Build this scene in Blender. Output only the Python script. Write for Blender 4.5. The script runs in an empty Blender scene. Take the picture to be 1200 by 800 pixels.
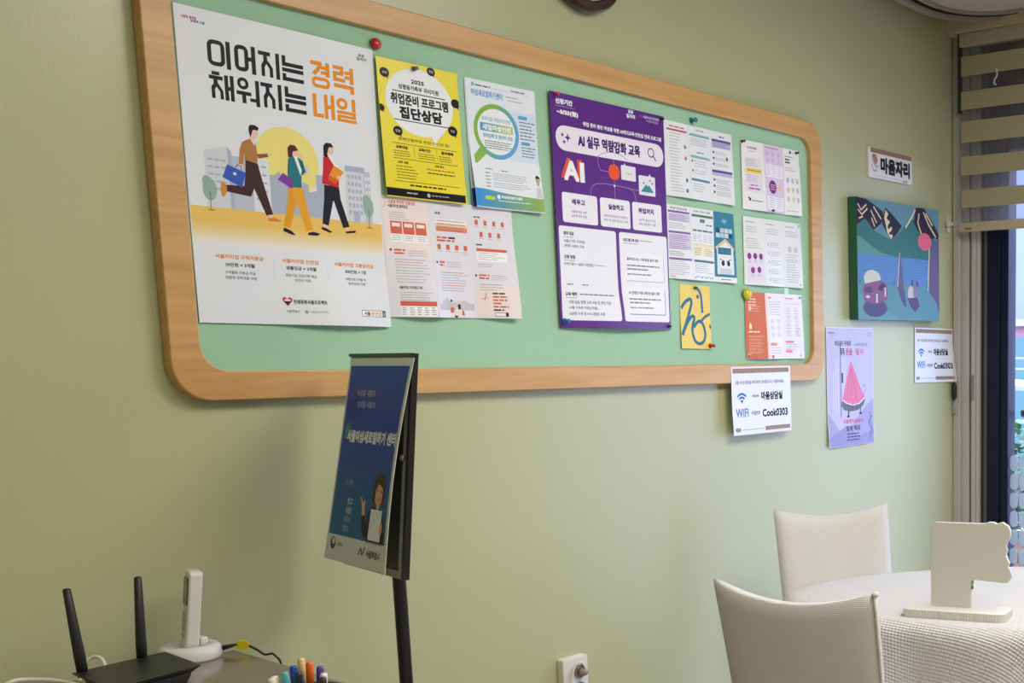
import bpy, bmesh, math, random
from mathutils import Vector, Matrix
from mathutils.geometry import tessellate_polygon
random.seed(7)
SC = bpy.context.scene
COL = SC.collection
PI = math.pi

# ------------------------------------------------------------------ camera, world, lights, exposure
cam_d = bpy.data.cameras.new('camera')
cam = bpy.data.objects.new('camera', cam_d)
COL.objects.link(cam)
cam_d.sensor_width = 36.0
cam_d.lens = 1405.98 / 1200 * 36.0
cam_d.shift_x = (600 - 1063.34) / 1200
cam_d.shift_y = (612.63 - 400) / 1200
cam_d.clip_start = 0.05
FWD = Vector((0.84478696, 0.51725383, -0.13705276))
RGT = Vector((0.52148488, -0.85324064, -0.0058252))
UPV = Vector((0.11995209, 0.06654989, 0.99054662))
cam.matrix_world = Matrix(((RGT.x, UPV.x, -FWD.x, 0), (RGT.y, UPV.y, -FWD.y, -2.45), (RGT.z, UPV.z, -FWD.z, 1.32), (0, 0, 0, 1)))
SC.camera = cam

world = bpy.data.worlds.new('overcast_sky')
SC.world = world
world.use_nodes = True
wn = world.node_tree
# evenly overcast sky: three times as bright overhead as at the horizon
w_tc = wn.nodes.new('ShaderNodeTexCoord'); w_sp = wn.nodes.new('ShaderNodeSeparateXYZ'); w_mr = wn.nodes.new('ShaderNodeMapRange')
w_mr.inputs['From Min'].default_value = 0.0; w_mr.inputs['From Max'].default_value = 1.0
w_mr.inputs['To Min'].default_value = 4.5; w_mr.inputs['To Max'].default_value = 13.5
wn.links.new(w_tc.outputs['Generated'], w_sp.inputs[0]); wn.links.new(w_sp.outputs['Z'], w_mr.inputs['Value'])
wn.links.new(w_mr.outputs[0], wn.nodes['Background'].inputs[1])
wn.nodes['Background'].inputs[0].default_value = (0.56, 0.67, 1.0, 1)

def area(name, loc, size, energy, color, rot=(0, 0, 0)):
    l = bpy.data.lights.new(name, 'AREA')
    l.shape = 'RECTANGLE'; l.size, l.size_y = size
    l.energy = energy; l.color = color
    o = bpy.data.objects.new(name, l); COL.objects.link(o)
    o.location = loc; o.rotation_euler = rot
    return o
LAMP_COL = (1.0, 0.975, 0.90)
LAMPS = [((2.6, -1.85, 2.575), (1.2, 0.9), 42), ((1.2, -2.3, 2.575), (1.2, 0.9), 17), ((-0.9, -2.9, 2.575), (1.2, 0.9), 13)]

SC.view_settings.view_transform = 'Standard'
SC.view_settings.look = 'None'
SC.view_settings.gamma = 1
SC.view_settings.use_curve_mapping = False
SC.view_settings.exposure = -0.07

# ------------------------------------------------------------------ helpers
def lin(c):
    c = c / 255
    return c / 12.92 if c <= 0.04045 else ((c + 0.055) / 1.055) ** 2.4
def rgb(r, g, b):
    return (lin(r), lin(g), lin(b), 1)

MATS = {}
def mat(name, col, rough=0.6, metal=0.0, spec=0.5, bump=None, mottle=None, coat=0.0, sheen=0.0, trans=0.0, emit=None):
    if name in MATS: return MATS[name]
    m = bpy.data.materials.new(name); m.use_nodes = True
    nt = m.node_tree; p = nt.nodes['Principled BSDF']
    p.inputs['Base Color'].default_value = col
    p.inputs['Roughness'].default_value = rough
    p.inputs['Metallic'].default_value = metal
    p.inputs['Specular IOR Level'].default_value = spec
    p.inputs['Coat Weight'].default_value = coat
    p.inputs['Sheen Weight'].default_value = sheen
    if trans: p.inputs['Transmission Weight'].default_value = trans
    if emit:
        p.inputs['Emission Color'].default_value = col; p.inputs['Emission Strength'].default_value = emit
    tc = nt.nodes.new('ShaderNodeTexCoord')
    if mottle:                      # (scale, second colour, low, high)
        n = nt.nodes.new('ShaderNodeTexNoise'); n.inputs['Scale'].default_value = mottle[0]; n.inputs['Detail'].default_value = 5
        r = nt.nodes.new('ShaderNodeValToRGB')
        r.color_ramp.elements[0].position = mottle[2]; r.color_ramp.elements[1].position = mottle[3]
        r.color_ramp.elements[0].color = col; r.color_ramp.elements[1].color = mottle[1]
        nt.links.new(tc.outputs['Object'], n.inputs['Vector']); nt.links.new(n.outputs['Fac'], r.inputs['Fac'])
        nt.links.new(r.outputs['Color'], p.inputs['Base Color'])
    if bump:                        # (scale, strength, distance)
        n = nt.nodes.new('ShaderNodeTexNoise'); n.inputs['Scale'].default_value = bump[0]; n.inputs['Detail'].default_value = 3
        b = nt.nodes.new('ShaderNodeBump'); b.inputs['Strength'].default_value = bump[1]; b.inputs['Distance'].default_value = bump[2]
        nt.links.new(tc.outputs['Object'], n.inputs['Vector']); nt.links.new(n.outputs['Fac'], b.inputs['Height'])
        nt.links.new(b.outputs['Normal'], p.inputs['Normal'])
    MATS[name] = m
    return m

def wood_mat(name, c1, c2, scale=(2, 30, 30), rough=0.45):
    m = bpy.data.materials.new(name); m.use_nodes = True
    nt = m.node_tree; p = nt.nodes['Principled BSDF']; p.inputs['Roughness'].default_value = rough
    tc = nt.nodes.new('ShaderNodeTexCoord'); mp = nt.nodes.new('ShaderNodeMapping'); mp.inputs['Scale'].default_value = scale
    n = nt.nodes.new('ShaderNodeTexNoise'); n.inputs['Scale'].default_value = 2.2; n.inputs['Detail'].default_value = 7; n.inputs['Distortion'].default_value = 0.6
    r = nt.nodes.new('ShaderNodeValToRGB'); r.color_ramp.elements[0].position = 0.3; r.color_ramp.elements[1].position = 0.75
    r.color_ramp.elements[0].color = c1; r.color_ramp.elements[1].color = c2
    nt.links.new(tc.outputs['Object'], mp.inputs['Vector']); nt.links.new(mp.outputs[0], n.inputs['Vector'])
    nt.links.new(n.outputs['Fac'], r.inputs['Fac']); nt.links.new(r.outputs[0], p.inputs['Base Color'])
    return m

def fabric_mat(name, col, cells=210, strength=0.5, dist=0.002, rough=0.9):
    """woven / waffle cloth: crossed sine waves as fine relief"""
    m = bpy.data.materials.new(name); m.use_nodes = True
    nt = m.node_tree; p = nt.nodes['Principled BSDF']
    p.inputs['Base Color'].default_value = col; p.inputs['Roughness'].default_value = rough; p.inputs['Sheen Weight'].default_value = 0.2
    p.inputs['Specular IOR Level'].default_value = 0.2
    uv = nt.nodes.new('ShaderNodeTexCoord'); sp = nt.nodes.new('ShaderNodeSeparateXYZ'); nt.links.new(uv.outputs['UV'], sp.inputs[0])
    outs = []
    for ax in ('X', 'Y'):
        a = nt.nodes.new('ShaderNodeMath'); a.operation = 'MULTIPLY'; a.inputs[1].default_value = cells
        s = nt.nodes.new('ShaderNodeMath'); s.operation = 'SINE'
        nt.links.new(sp.outputs[ax], a.inputs[0]); nt.links.new(a.outputs[0], s.inputs[0]); outs.append(s)
    mul = nt.nodes.new('ShaderNodeMath'); mul.operation = 'ADD'
    nt.links.new(outs[0].outputs[0], mul.inputs[0]); nt.links.new(outs[1].outputs[0], mul.inputs[1])
    b = nt.nodes.new('ShaderNodeBump'); b.inputs['Strength'].default_value = strength; b.inputs['Distance'].default_value = dist
    nt.links.new(mul.outputs[0], b.inputs['Height']); nt.links.new(b.outputs['Normal'], p.inputs['Normal'])
    return m

def glass_mat(name, tint=(1, 1, 1, 1)):
    m = bpy.data.materials.new(name); m.use_nodes = True
    nt = m.node_tree; nt.nodes.clear()
    o = nt.nodes.new('ShaderNodeOutputMaterial'); t = nt.nodes.new('ShaderNodeBsdfTransparent'); t.inputs[0].default_value = tint
    g = nt.nodes.new('ShaderNodeBsdfGlossy'); g.inputs['Roughness'].default_value = 0.02
    lw = nt.nodes.new('ShaderNodeLayerWeight'); lw.inputs[0].default_value = 0.5
    pw = nt.nodes.new('ShaderNodeMath'); pw.operation = 'POWER'; pw.inputs[1].default_value = 5.0
    f = nt.nodes.new('ShaderNodeMath'); f.operation = 'MULTIPLY_ADD'; f.inputs[1].default_value = 0.9; f.inputs[2].default_value = 0.03
    x = nt.nodes.new('ShaderNodeMixShader')
    nt.links.new(lw.outputs['Facing'], pw.inputs[0]); nt.links.new(pw.outputs[0], f.inputs[0])
    nt.links.new(f.outputs[0], x.inputs[0]); nt.links.new(t.outputs[0], x.inputs[1]); nt.links.new(g.outputs[0], x.inputs[2]); nt.links.new(x.outputs[0], o.inputs[0])
    return m

def sheer_mat(name, col, alpha):
    m = bpy.data.materials.new(name); m.use_nodes = True
    nt = m.node_tree; nt.nodes.clear()
    o = nt.nodes.new('ShaderNodeOutputMaterial'); t = nt.nodes.new('ShaderNodeBsdfTransparent')
    d = nt.nodes.new('ShaderNodeBsdfDiffuse'); d.inputs[0].default_value = col
    tl = nt.nodes.new('ShaderNodeBsdfTranslucent'); tl.inputs[0].default_value = col
    a = nt.nodes.new('ShaderNodeMixShader'); a.inputs[0].default_value = 0.4
    x = nt.nodes.new('ShaderNodeMixShader'); x.inputs[0].default_value = alpha
    nt.links.new(d.outputs[0], a.inputs[1]); nt.links.new(tl.outputs[0], a.inputs[2])
    nt.links.new(t.outputs[0], x.inputs[1]); nt.links.new(a.outputs[0], x.inputs[2]); nt.links.new(x.outputs[0], o.inputs[0])
    return m

def finish(o, label=None, cat=None, group=None, kind=None):
    if label: o['label'] = label
    if cat: o['category'] = cat
    if group: o['group'] = group
    if kind: o['kind'] = kind
    return o
def thing(name, label, cat, loc=(0, 0, 0), rz=0.0, group=None):
    o = bpy.data.objects.new(name, None); COL.objects.link(o)
    o.location = loc; o.rotation_euler = (0, 0, rz); o.empty_display_size = 0.05
    return finish(o, label, cat, group)
def obj(name, bm, m, parent=None, smooth=False, bevel=0.0, subsurf=0, loc=None, rot=None):
    me = bpy.data.meshes.new(name)
    bmesh.ops.recalc_face_normals(bm, faces=bm.faces[:])
    bm.to_mesh(me); bm.free()
    ms = m if isinstance(m, (list, tuple)) else [m]
    for k in ms: me.materials.append(k)
    if smooth:
        for p in me.polygons: p.use_smooth = True
    o = bpy.data.objects.new(name, me); COL.objects.link(o)
    if parent: o.parent = parent
    if loc: o.location = loc
    if rot: o.rotation_euler = rot
    if bevel:
        b = o.modifiers.new('bevel', 'BEVEL'); b.width = bevel; b.segments = 3; b.limit_method = 'ANGLE'; b.angle_limit = math.radians(40)
        if smooth is False:
            for p in me.polygons: p.use_smooth = True
            me.set_sharp_from_angle(angle=math.radians(35))
    if subsurf:
        s = o.modifiers.new('subsurf', 'SUBSURF'); s.levels = subsurf; s.render_levels = subsurf
    return o
def box(bm, x0, x1, y0, y1, z0, z1):
    v = [bm.verts.new((x, y, z)) for z in (z0, z1) for y in (y0, y1) for x in (x0, x1)]
    for f in ((0, 1, 3, 2), (4, 6, 7, 5), (0, 4, 5, 1), (2, 3, 7, 6), (0, 2, 6, 4), (1, 5, 7, 3)):
        bm.faces.new([v[i] for i in f])
    return v
def bx(*a):
    bm = bmesh.new(); box(bm, *a); return bm
def prism(pts, z0, z1, axis='z'):
    """closed outline (list of 2-D points) pulled along an axis"""
    bm = bmesh.new()
    def P(p, h):
        return {'z': (p[0], p[1], h), 'y': (p[0], h, p[1]), 'x': (h, p[0], p[1])}[axis]
    a = [bm.verts.new(P(p, z0)) for p in pts]; b = [bm.verts.new(P(p, z1)) for p in pts]
    n = len(pts)
    for i in range(n): bm.faces.new((a[i], a[(i + 1) % n], b[(i + 1) % n], b[i]))
    bm.faces.new(a[::-1]); bm.faces.new(b)
    return bm
def lathe(prof, n=24, ang0=0):
    bm = bmesh.new(); rings = []
    for r, z in prof:
        rings.append([bm.verts.new((r * math.cos(ang0 + 2 * PI * i / n), r * math.sin(ang0 + 2 * PI * i / n), z)) for i in range(n)] if r > 1e-6 else [bm.verts.new((0, 0, z))])
    for a, b in zip(rings, rings[1:]):
        for i in range(n):
            j = (i + 1) % n
            if len(a) == 1 and len(b) == 1: continue
            if len(a) == 1: bm.faces.new((a[0], b[j], b[i]))
            elif len(b) == 1: bm.faces.new((a[i], a[j], b[0]))
            else: bm.faces.new((a[i], a[j], b[j], b[i]))
    if len(rings[0]) > 1: bm.faces.new(rings[0][::-1])
    if len(rings[-1]) > 1: bm.faces.new(rings[-1])
    return bm
def tube(pts, r, n=8, bm=None):
    bm = bm or bmesh.new(); pts = [Vector(p) for p in pts]
    rr = r if isinstance(r, (list, tuple)) else [r] * len(pts)
    rings = []; up = Vector((0.13, 0.31, 0.94))
    for i, p in enumerate(pts):
        t = (pts[min(i + 1, len(pts) - 1)] - pts[max(i - 1, 0)]).normalized()
        a = t.cross(up)
        if a.length < 1e-3: a = t.cross(Vector((1, 0, 0)))
        a.normalize(); b = t.cross(a).normalized(); up = a.cross(t)
        rings.append([bm.verts.new(p + (a * math.cos(2 * PI * k / n) + b * math.sin(2 * PI * k / n)) * rr[i]) for k in range(n)])
    for a, b in zip(rings, rings[1:]):
        for k in range(n): bm.faces.new((a[k], a[(k + 1) % n], b[(k + 1) % n], b[k]))
    bm.faces.new(rings[0][::-1]); bm.faces.new(rings[-1])
    return bm
def smooth_path(P, n=8):
    P = [Vector(p) for p in P]; out = []
    for i in range(len(P) - 1):
        p0, p1, p2, p3 = P[max(i - 1, 0)], P[i], P[i + 1], P[min(i + 2, len(P) - 1)]
        for k in range(n):
            t = k / n
            out.append(0.5 * ((2 * p1) + (p2 - p0) * t + (2 * p0 - 5 * p1 + 4 * p2 - p3) * t * t + (3 * p1 - p0 - 3 * p2 + p3) * t ** 3))
    out.append(P[-1]); return out
def rrect(x0, y0, x1, y1, r, n=6):
    r = min(r, abs(x1 - x0) / 2 - 1e-6, abs(y1 - y0) / 2 - 1e-6); o = []
    for cx, cy, a in ((x1 - r, y1 - r, 0), (x0 + r, y1 - r, 90), (x0 + r, y0 + r, 180), (x1 - r, y0 + r, 270)):
        for k in range(n + 1):
            t = math.radians(a + 90 * k / n); o.append((cx + r * math.cos(t), cy + r * math.sin(t)))
    return o
def ellipse(cx, cy, rx, ry=None, n=28, a0=0, a1=360):
    ry = rx if ry is None else ry
    full = abs(a1 - a0) >= 360
    return [(cx + rx * math.cos(math.radians(a0 + (a1 - a0) * k / (n if full else n - 1))), cy + ry * math.sin(math.radians(a0 + (a1 - a0) * k / (n if full else n - 1)))) for k in range(n)]
def struct(name, bm, m, label=None, parent=None, **k):
    o = obj(name, bm, m, parent, **k)
    if not parent: o['kind'] = 'structure'
    if label: o['label'] = label
    return o

# ------------------------------------------------------------------ room shell
M_wall = mat('wall_olive_paint', rgb(186, 188, 147), 0.30, spec=0.6, bump=(160, 0.10, 0.002), mottle=(1.3, rgb(182, 185, 144), 0.35, 0.7))
M_ceil = mat('ceiling_paint', rgb(205, 198, 186), 0.8)
M_trim = mat('ceiling_trim_grey', rgb(165, 158, 145), 0.5)
M_groove = mat('ceiling_groove_dark', rgb(30, 26, 24), 0.8)
M_floor = wood_mat('floor_wood', rgb(158, 142, 134), rgb(182, 166, 158), (1, 14, 14), 0.4)
M_beige = mat('blind_box_beige', rgb(196, 180, 148), 0.5)
XW = 4.385     # window wall
struct('wall_back', bx(-1.7, 4.6, 0.0, 0.12, 0, 2.9), M_wall, 'olive green painted wall with fine embossed texture behind the noticeboard')
struct('wall_left', bx(-1.82, -1.7, -4.72, 0.12, 0, 2.9), M_wall, 'olive green painted side wall outside the picture')
struct('wall_front', bx(-1.7, 4.6, -4.72, -4.6, 0, 2.9), M_wall, 'olive green painted wall behind the camera')
bm = bmesh.new()
box(bm, XW + 0.02, XW + 0.14, -2.6, 0.0, 2.575, 2.9); box(bm, XW + 0.02, XW + 0.14, -2.6, 0.0, 0, 0.12); box(bm, XW + 0.02, XW + 0.14, -4.6, -2.6, 0, 2.9)
struct('wall_right', bm, M_wall, 'window wall around the tall glazed opening')
struct('floor', bx(-1.82, 4.6, -4.72, 0.12, -0.1, 0), M_floor, 'pinkish brown wooden floor')
struct('baseboard_back', bx(-1.69, 4.37, -0.014, -0.001, 0.0, 0.09), mat('baseboard_brown', rgb(110, 84, 66), 0.5), 'brown skirting along the noticeboard wall')
# lowered ceiling with a rounded corner, and the dark void above it
RC = 0.30
def corner_outline(inset):
    x1, y1 = 4.355 - inset, -0.028 - inset; r = RC - inset
    o = [(-1.7, -4.6), (4.355 - inset, -4.6)]
    for k in range(17):
        t = math.radians(90 * k / 16); o.append((x1 - r + r * math.cos(t), y1 - r + r * math.sin(t)))
    o.append((-1.7, y1)); return o
struct('ceiling', prism(corner_outline(0.045), 2.618, 2.66), M_ceil, 'pale grey lowered ceiling panel with a rounded corner')
def strip_ring(a, b, z0, z1):
    bm = bmesh.new(); A, B = corner_outline(a)[1:], corner_outline(b)[1:]
    vs = []
    for p, q in zip(A, B): vs.append([bm.verts.new((p[0], p[1], z0)), bm.verts.new((q[0], q[1], z0)), bm.verts.new((q[0], q[1], z1)), bm.verts.new((p[0], p[1], z1))])
    for s, t in zip(vs, vs[1:]):
        for k in range(4): bm.faces.new((s[k], s[(k + 1) % 4], t[(k + 1) % 4], t[k]))
    bm.faces.new(vs[0]); bm.faces.new(vs[-1][::-1]); return bm
struct('trim_1', strip_ring(0.0, 0.032, 2.6, 2.66), M_trim, 'grey rounded moulding along the edge of the ceiling')
struct('trim_2', strip_ring(0.033, 0.0445, 2.612, 2.66), M_groove, 'dark groove inside the ceiling moulding')
struct('trim_3', strip_ring(0.075, 0.088, 2.606, 2.617), M_trim, 'thin second bead on the ceiling')
struct('ceiling_2', bx(-1.82, 4.6, -4.72, 0.12, 2.9, 2.95), M_ceil, 'upper ceiling above the lowered panel')
struct('trim_4', bx(XW - 0.075, XW + 0.02, -2.6, -0.001, 2.575, 2.655), M_beige, 'beige box beam over the window blind', bevel=0.004)

# ceiling lamps (out of the picture, above the table and above the desk)
M_lampframe = mat('lamp_frame_white', rgb(230, 230, 226), 0.4)
M_diffuser = mat('lamp_diffuser', (1, 0.95, 0.86, 1), 0.5, emit=3.0)
for i, (loc, size, en) in enumerate(LAMPS):
    t = thing('ceiling_light', ['flat white ceiling light above the round table', 'flat white ceiling light above the aisle before the noticeboard', 'flat white ceiling light above the desk end of the room'][i], 'ceiling light', (loc[0], loc[1], 2.617))
    bm = bmesh.new(); sx, sy = size[0] / 2, size[1] / 2
    for a in ((-sx - .02, sx + .02, -sy - .02, -sy), (-sx - .02, sx + .02, sy, sy + .02), (-sx - .02, -sx, -sy, sy), (sx, sx + .02, -sy, sy)): box(bm, *a, -0.03, 0)
    obj('lamp_frame', bm, M_lampframe, t)
    obj('diffuser', bx(-sx, sx, -sy, sy, -0.02, -0.001), M_diffuser, t)
    a = area('lamp_glow', (0, 0, -0.034), size, en, LAMP_COL); a.parent = t

# ------------------------------------------------------------------ window, blind
M_pvc = mat('window_frame_white', rgb(182, 180, 176), 0.35)
M_seal = mat('window_seal_dark', rgb(40, 38, 38), 0.6)
M_navy = mat('window_mullion_navy', rgb(15, 16, 46), 0.5, spec=0.3)
M_glass = glass_mat('window_glass', (0.96, 0.97, 1.0, 1))
win = thing('window_1', 'tall white framed window with navy bar and frosted ovals at the right edge', 'window', (XW, 0, 0))
win['kind'] = 'structure'; del win['category']
def wb(name, m, y0, y1, x0, x1, z0=0.12, z1=2.575, bevel=0.003): return obj(name, bx(x0, x1, y1, y0, z0, z1), m, win, bevel=bevel)
wb('frame_rail', M_pvc, -0.002, -0.034, -0.02, 0.06)
wb('frame_rail', M_pvc, -0.034, -0.068, -0.005, 0.06)
wb('seal_gap', M_seal, -0.068, -0.078, 0.02, 0.06)
wb('sash_rail', M_pvc, -0.078, -0.096, -0.004, 0.06)
wb('sash_rail', M_pvc, -0.096, -0.112, 0.004, 0.06)
wb('seal_gap', M_seal, -0.112, -0.128, 0.02, 0.07)
wb('seal_strip', mat('seal_grey', rgb(84, 80, 82), 0.5), -0.128, -0.143, 0.015, 0.07)
wb('mullion', M_navy, -0.143, -0.2, 0.012, 0.09); wb('mullion', M_navy, -0.2, -0.236, 0.02, 0.09)
wb('mullion', M_pvc, -1.3, -1.36, 0.0, 0.06); wb('frame_rail', M_pvc, -2.56, -2.6, 0.0, 0.06)
obj('sill', bx(-0.03, 0.07, -2.6, -0.002, 0.1, 0.135), M_pvc, win, bevel=0.004)
obj('transom_panel', bx(0.03, 0.06, -2.56, -0.236, 2.13, 2.575), mat('transom_dark', rgb(58, 50, 44), 0.5), win)
obj('transom_bar', bx(0.02, 0.07, -2.56, -0.236, 2.085, 2.13), mat('transom_grey', rgb(140, 138, 145), 0.4), win)
obj('glass_pane', bx(0.04, 0.046, -2.56, -0.236, 0.135, 2.085), M_glass, win)
hd = obj('sash_handle', prism(rrect(-0.092, 1.14, -0.082, 1.245, 0.004), -0.012, 0.0, 'x'), mat('handle_grey', rgb(140, 136, 130), 0.35, 0.3), win)
M_frost = sheer_mat('frosted_oval_film', (0.52, 0.57, 0.60, 1), 0.85)
for r in range(9):
    for c in range(6):
        y = -0.258 - 0.0415 * c; z = 0.885 - 0.077 * r
        obj('frosted_oval', prism(rrect(y - 0.0175, z - 0.033, y + 0.0175, z + 0.033, 0.017, 5), 0.0365, 0.0395, 'x'), M_frost, win)

M_band = mat('blind_band_olive', rgb(164, 156, 124), 0.85, bump=(500, 0.2, 0.001))
M_sheer = sheer_mat('blind_sheer', rgb(150, 146, 150), 0.27)
bl = thing('zebra_blind', 'olive striped zebra roller blind half lowered over the window', 'blind', (XW - 0.062, 0, 2.575))
obj('headrail', bx(-0.012, 0.03, -2.55, -0.06, -0.052, -0.001), mat('headrail_beige', rgb(178, 166, 140), 0.5), bl, bevel=0.004)
zs = [(2.487, 2.413), (2.355, 2.286), (2.241, 2.160), (2.106, 2.034), (1.978, 1.908)]
prev = 2.524
for z1, z0 in zs:
    obj('sheer_band', bx(-0.0005, 0.0005, -2.5, -0.066, z1 - 2.575, prev - 2.575), M_sheer, bl)
    obj('opaque_band', bx(-0.0012, 0.0012, -2.5, -0.0645, z0 - 2.575, z1 - 2.575), M_band, bl); prev = z0
obj('sheer_band', bx(-0.0005, 0.0005, -2.5, -0.066, 1.851 - 2.575, prev - 2.575), M_sheer, bl)
rail = obj('bottom_rail', bx(-0.008, 0.008, -2.505, -0.06, 1.814 - 2.575, 1.851 - 2.575), mat('blind_rail_beige', rgb(186, 170, 142), 0.45), bl, bevel=0.004)
obj('rail_mark', bx(-0.0095, -0.008, -0.115, -0.085, 1.822 - 2.575, 1.829 - 2.575), mat('rail_mark_brown', rgb(120, 98, 72), 0.6), rail)
obj('side_guide', bx(-0.004, 0.012, -0.0635, -0.05, -0.3, -0.001), M_seal, bl)
cd = thing('blind_cord', 'thin beige blind cord with black and clear pull hanging at the window frame', 'cord', (4.345, -0.02, 1.05))
obj('cord', tube([(0, 0, 1.5), (0, 0, 0.7), (0, 0, 0.16)], 0.0018, 6), mat('cord_beige', rgb(190, 176, 140), 0.6), cd)
obj('cord_weight', lathe([(0, 0.09), (0.006, 0.095), (0.011, 0.11), (0.011, 0.15), (0.006, 0.163), (0, 0.165)], 12), mat('cord_black', rgb(18, 18, 18), 0.4), cd, smooth=True)
obj('clear_pull', lathe([(0, 0.03), (0.006, 0.034), (0.007, 0.06), (0.004, 0.088), (0, 0.089)], 12), mat('clear_plastic', rgb(205, 205, 195), 0.1, trans=0.7), cd, smooth=True)
ch = thing('cord_holder', 'small translucent cord holder screwed to the wall beside the blind rail', 'holder', (4.325, -0.001, 1.85))
obj('base_plate', prism(rrect(-0.012, -0.035, 0.012, 0.035, 0.01), -0.006, 0, 'y'), mat('holder_plastic', rgb(205, 200, 176), 0.3), ch)
obj('arm', prism([(-0.03, -0.012), (0.03, -0.004), (0.03, 0.01), (-0.025, 0.006)], -0.016, -0.006, 'y'), MATS['holder_plastic'], ch, bevel=0.003)
hk = obj('hook', tube(smooth_path([(-0.004, -0.222, 2.425), (-0.004, -0.225, 2.4), (-0.004, -0.215, 2.385), (-0.004, -0.212, 2.37), (-0.004, -0.222, 2.365)], 4), 0.003, 6), mat('hook_white', rgb(225, 225, 215), 0.3), bl)
hk.location = (0.0, 0, -2.575)

# ------------------------------------------------------------------ outdoors beyond the glass
M_pink = mat('house_wall_pink', rgb(150, 112, 122), 0.8, mottle=(2, rgb(140, 104, 116), 0.3, 0.7))
struct('ground_outside', bx(4.6, 40, -25, 25, -0.15, -0.02), mat('paving_outside', rgb(150, 150, 152), 0.9, mottle=(3, rgb(136, 136, 138), 0.3, 0.7)), 'paving outside the window')
hs = thing('house', 'low pink house across the lane seen through the window', 'house', (9.6, 2.0, -0.02))
obj('wall', bx(0, 3, -2.2, 2.5, 0, 1.66), M_pink, hs); obj('roof', bx(-0.05, 3.1, -2.28, 2.6, 1.60, 1.66), mat('house_coping', rgb(160, 150, 160), 0.8), hs)
obj('door', bx(-0.02, 0.0, -0.6, 0.29, 0, 1.5), mat('house_door_teal', rgb(72, 112, 114), 0.6), hs)
h2 = thing('building', 'pale blue grey building standing behind the low pink house', 'building', (16.0, 5.5, -0.02))
obj('wall', bx(0, 3, -7.5, 3.2, 0, 5.4), mat('building_wall_pale', rgb(126, 132, 146), 0.8, mottle=(0.8, rgb(142, 146, 160), 0.3, 0.7)), h2); obj('roof', bx(-0.2, 3.2, -7.7, 3.4, 5.4, 5.55), mat('building_roof', rgb(190, 196, 206), 0.7), h2)
for k in range(4): obj('window', bx(-0.03, 0.0, -7.0 + 1.7 * k, -6.0 + 1.7 * k, 3.4, 4.8), mat('building_glass', rgb(90, 112, 124), 0.2), h2)
gr = thing('guard_rail', 'steel guard rail with black end caps just outside the window', 'rail', (XW + 0.16, 0, 0))
M_steel = mat('rail_steel', rgb(176, 170, 164), 0.25, 0.9)
obj('top_bar', tube([(0, -0.262, 1.085), (0, -2.4, 1.085)], 0.013, 12), M_steel, gr, smooth=True)
obj('end_cap', tube([(0, -0.235, 1.085), (0, -0.262, 1.085)], 0.018, 12), mat('cap_black', rgb(16, 16, 18), 0.4), gr, smooth=True)
for y in (-1.2, -2.3): obj('post', tube([(0, y, 0), (0, y, 1.085)], 0.012, 8), M_steel, gr, smooth=True)
for i, z in enumerate((1.30, 1.24)):
    o = obj('overhead_wire', tube(smooth_path([(6.2, -3, z + 0.02), (6.2, -1, z - 0.01), (6.2, 2, z + 0.03)], 6), 0.006, 6), mat('wire_white', rgb(160, 162, 172), 0.5))
    finish(o, ['upper of two pale cables crossing the view outside', 'lower of two pale cables crossing the view outside'][i], 'cable')
M_canopy = mat('canopy_white', rgb(150, 152, 164), 0.5)
cv = thing('canopy', 'white slanted canopy below the cables outside the window', 'canopy', (6.9, 0.75, 1.03))
obj('sheet', prism([(-1.4, -0.03), (1.0, 0.16), (1.0, 0.19), (-1.4, 0.0)], -0.3, 0.3, 'x'), M_canopy, cv)
for y in (-1.2, 0.9): obj('post', bx(-0.02, 0.02, y - 0.02, y + 0.02, -1.08, -0.02 + 0.079 * (y + 1.4)), M_steel, cv)
def shrub(name, label, x, y, h, seed, n, col):
    rnd = random.Random(seed); t = thing(name, label, 'plant', (x, y, 0))
    obj('planter', lathe([(0.0, -0.02), (0.12, -0.02), (0.16, 0.32), (0.14, 0.32), (0.13, 0.28), (0, 0.28)], 16), mat('planter_terracotta', rgb(150, 112, 90), 0.8), t, smooth=False)
    obj('stem', tube([(0, 0, 0.25), (0.02, 0.01, h * 0.6), (0, 0, h * 0.85)], [0.02, 0.014, 0.006], 6), mat('stem_brown', rgb(84, 70, 50), 0.8), t)
    bm = bmesh.new()
    for k in range(n):
        a = rnd.uniform(0, 2 * PI); rr = rnd.random() ** 0.5 * 0.26; z = h * rnd.uniform(0.45, 1.0)
        c = Vector((rr * math.cos(a), rr * math.sin(a), z)); d = Vector((math.cos(a), math.sin(a), rnd.uniform(-0.2, 0.7))).normalized()
        s = d.cross(Vector((0, 0, 1))).normalized(); L = rnd.uniform(0.05, 0.09); W = L * 0.3
        v = [bm.verts.new(c), bm.verts.new(c + d * L * 0.5 + s * W), bm.verts.new(c + d * L), bm.verts.new(c + d * L * 0.5 - s * W)]
        v[2].co.z -= 0.012; bm.faces.new((v[0], v[1], v[2])); bm.faces.new((v[0], v[2], v[3]))
    finish(obj('foliage', bm, mat('leaf_' + name, col, 0.5, mottle=(9, rgb(48, 88, 56), 0.35, 0.65)), t), kind='stuff')
shrub('potted_shrub', 'bright green potted shrub nearest the window pane outside', 5.35, 0.12, 0.98, 3, 1100, rgb(80, 128, 76))
shrub('potted_bush', 'darker green potted bush further back outside the window', 6.05, 0.42, 0.72, 5, 900, rgb(60, 104, 70))

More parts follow.
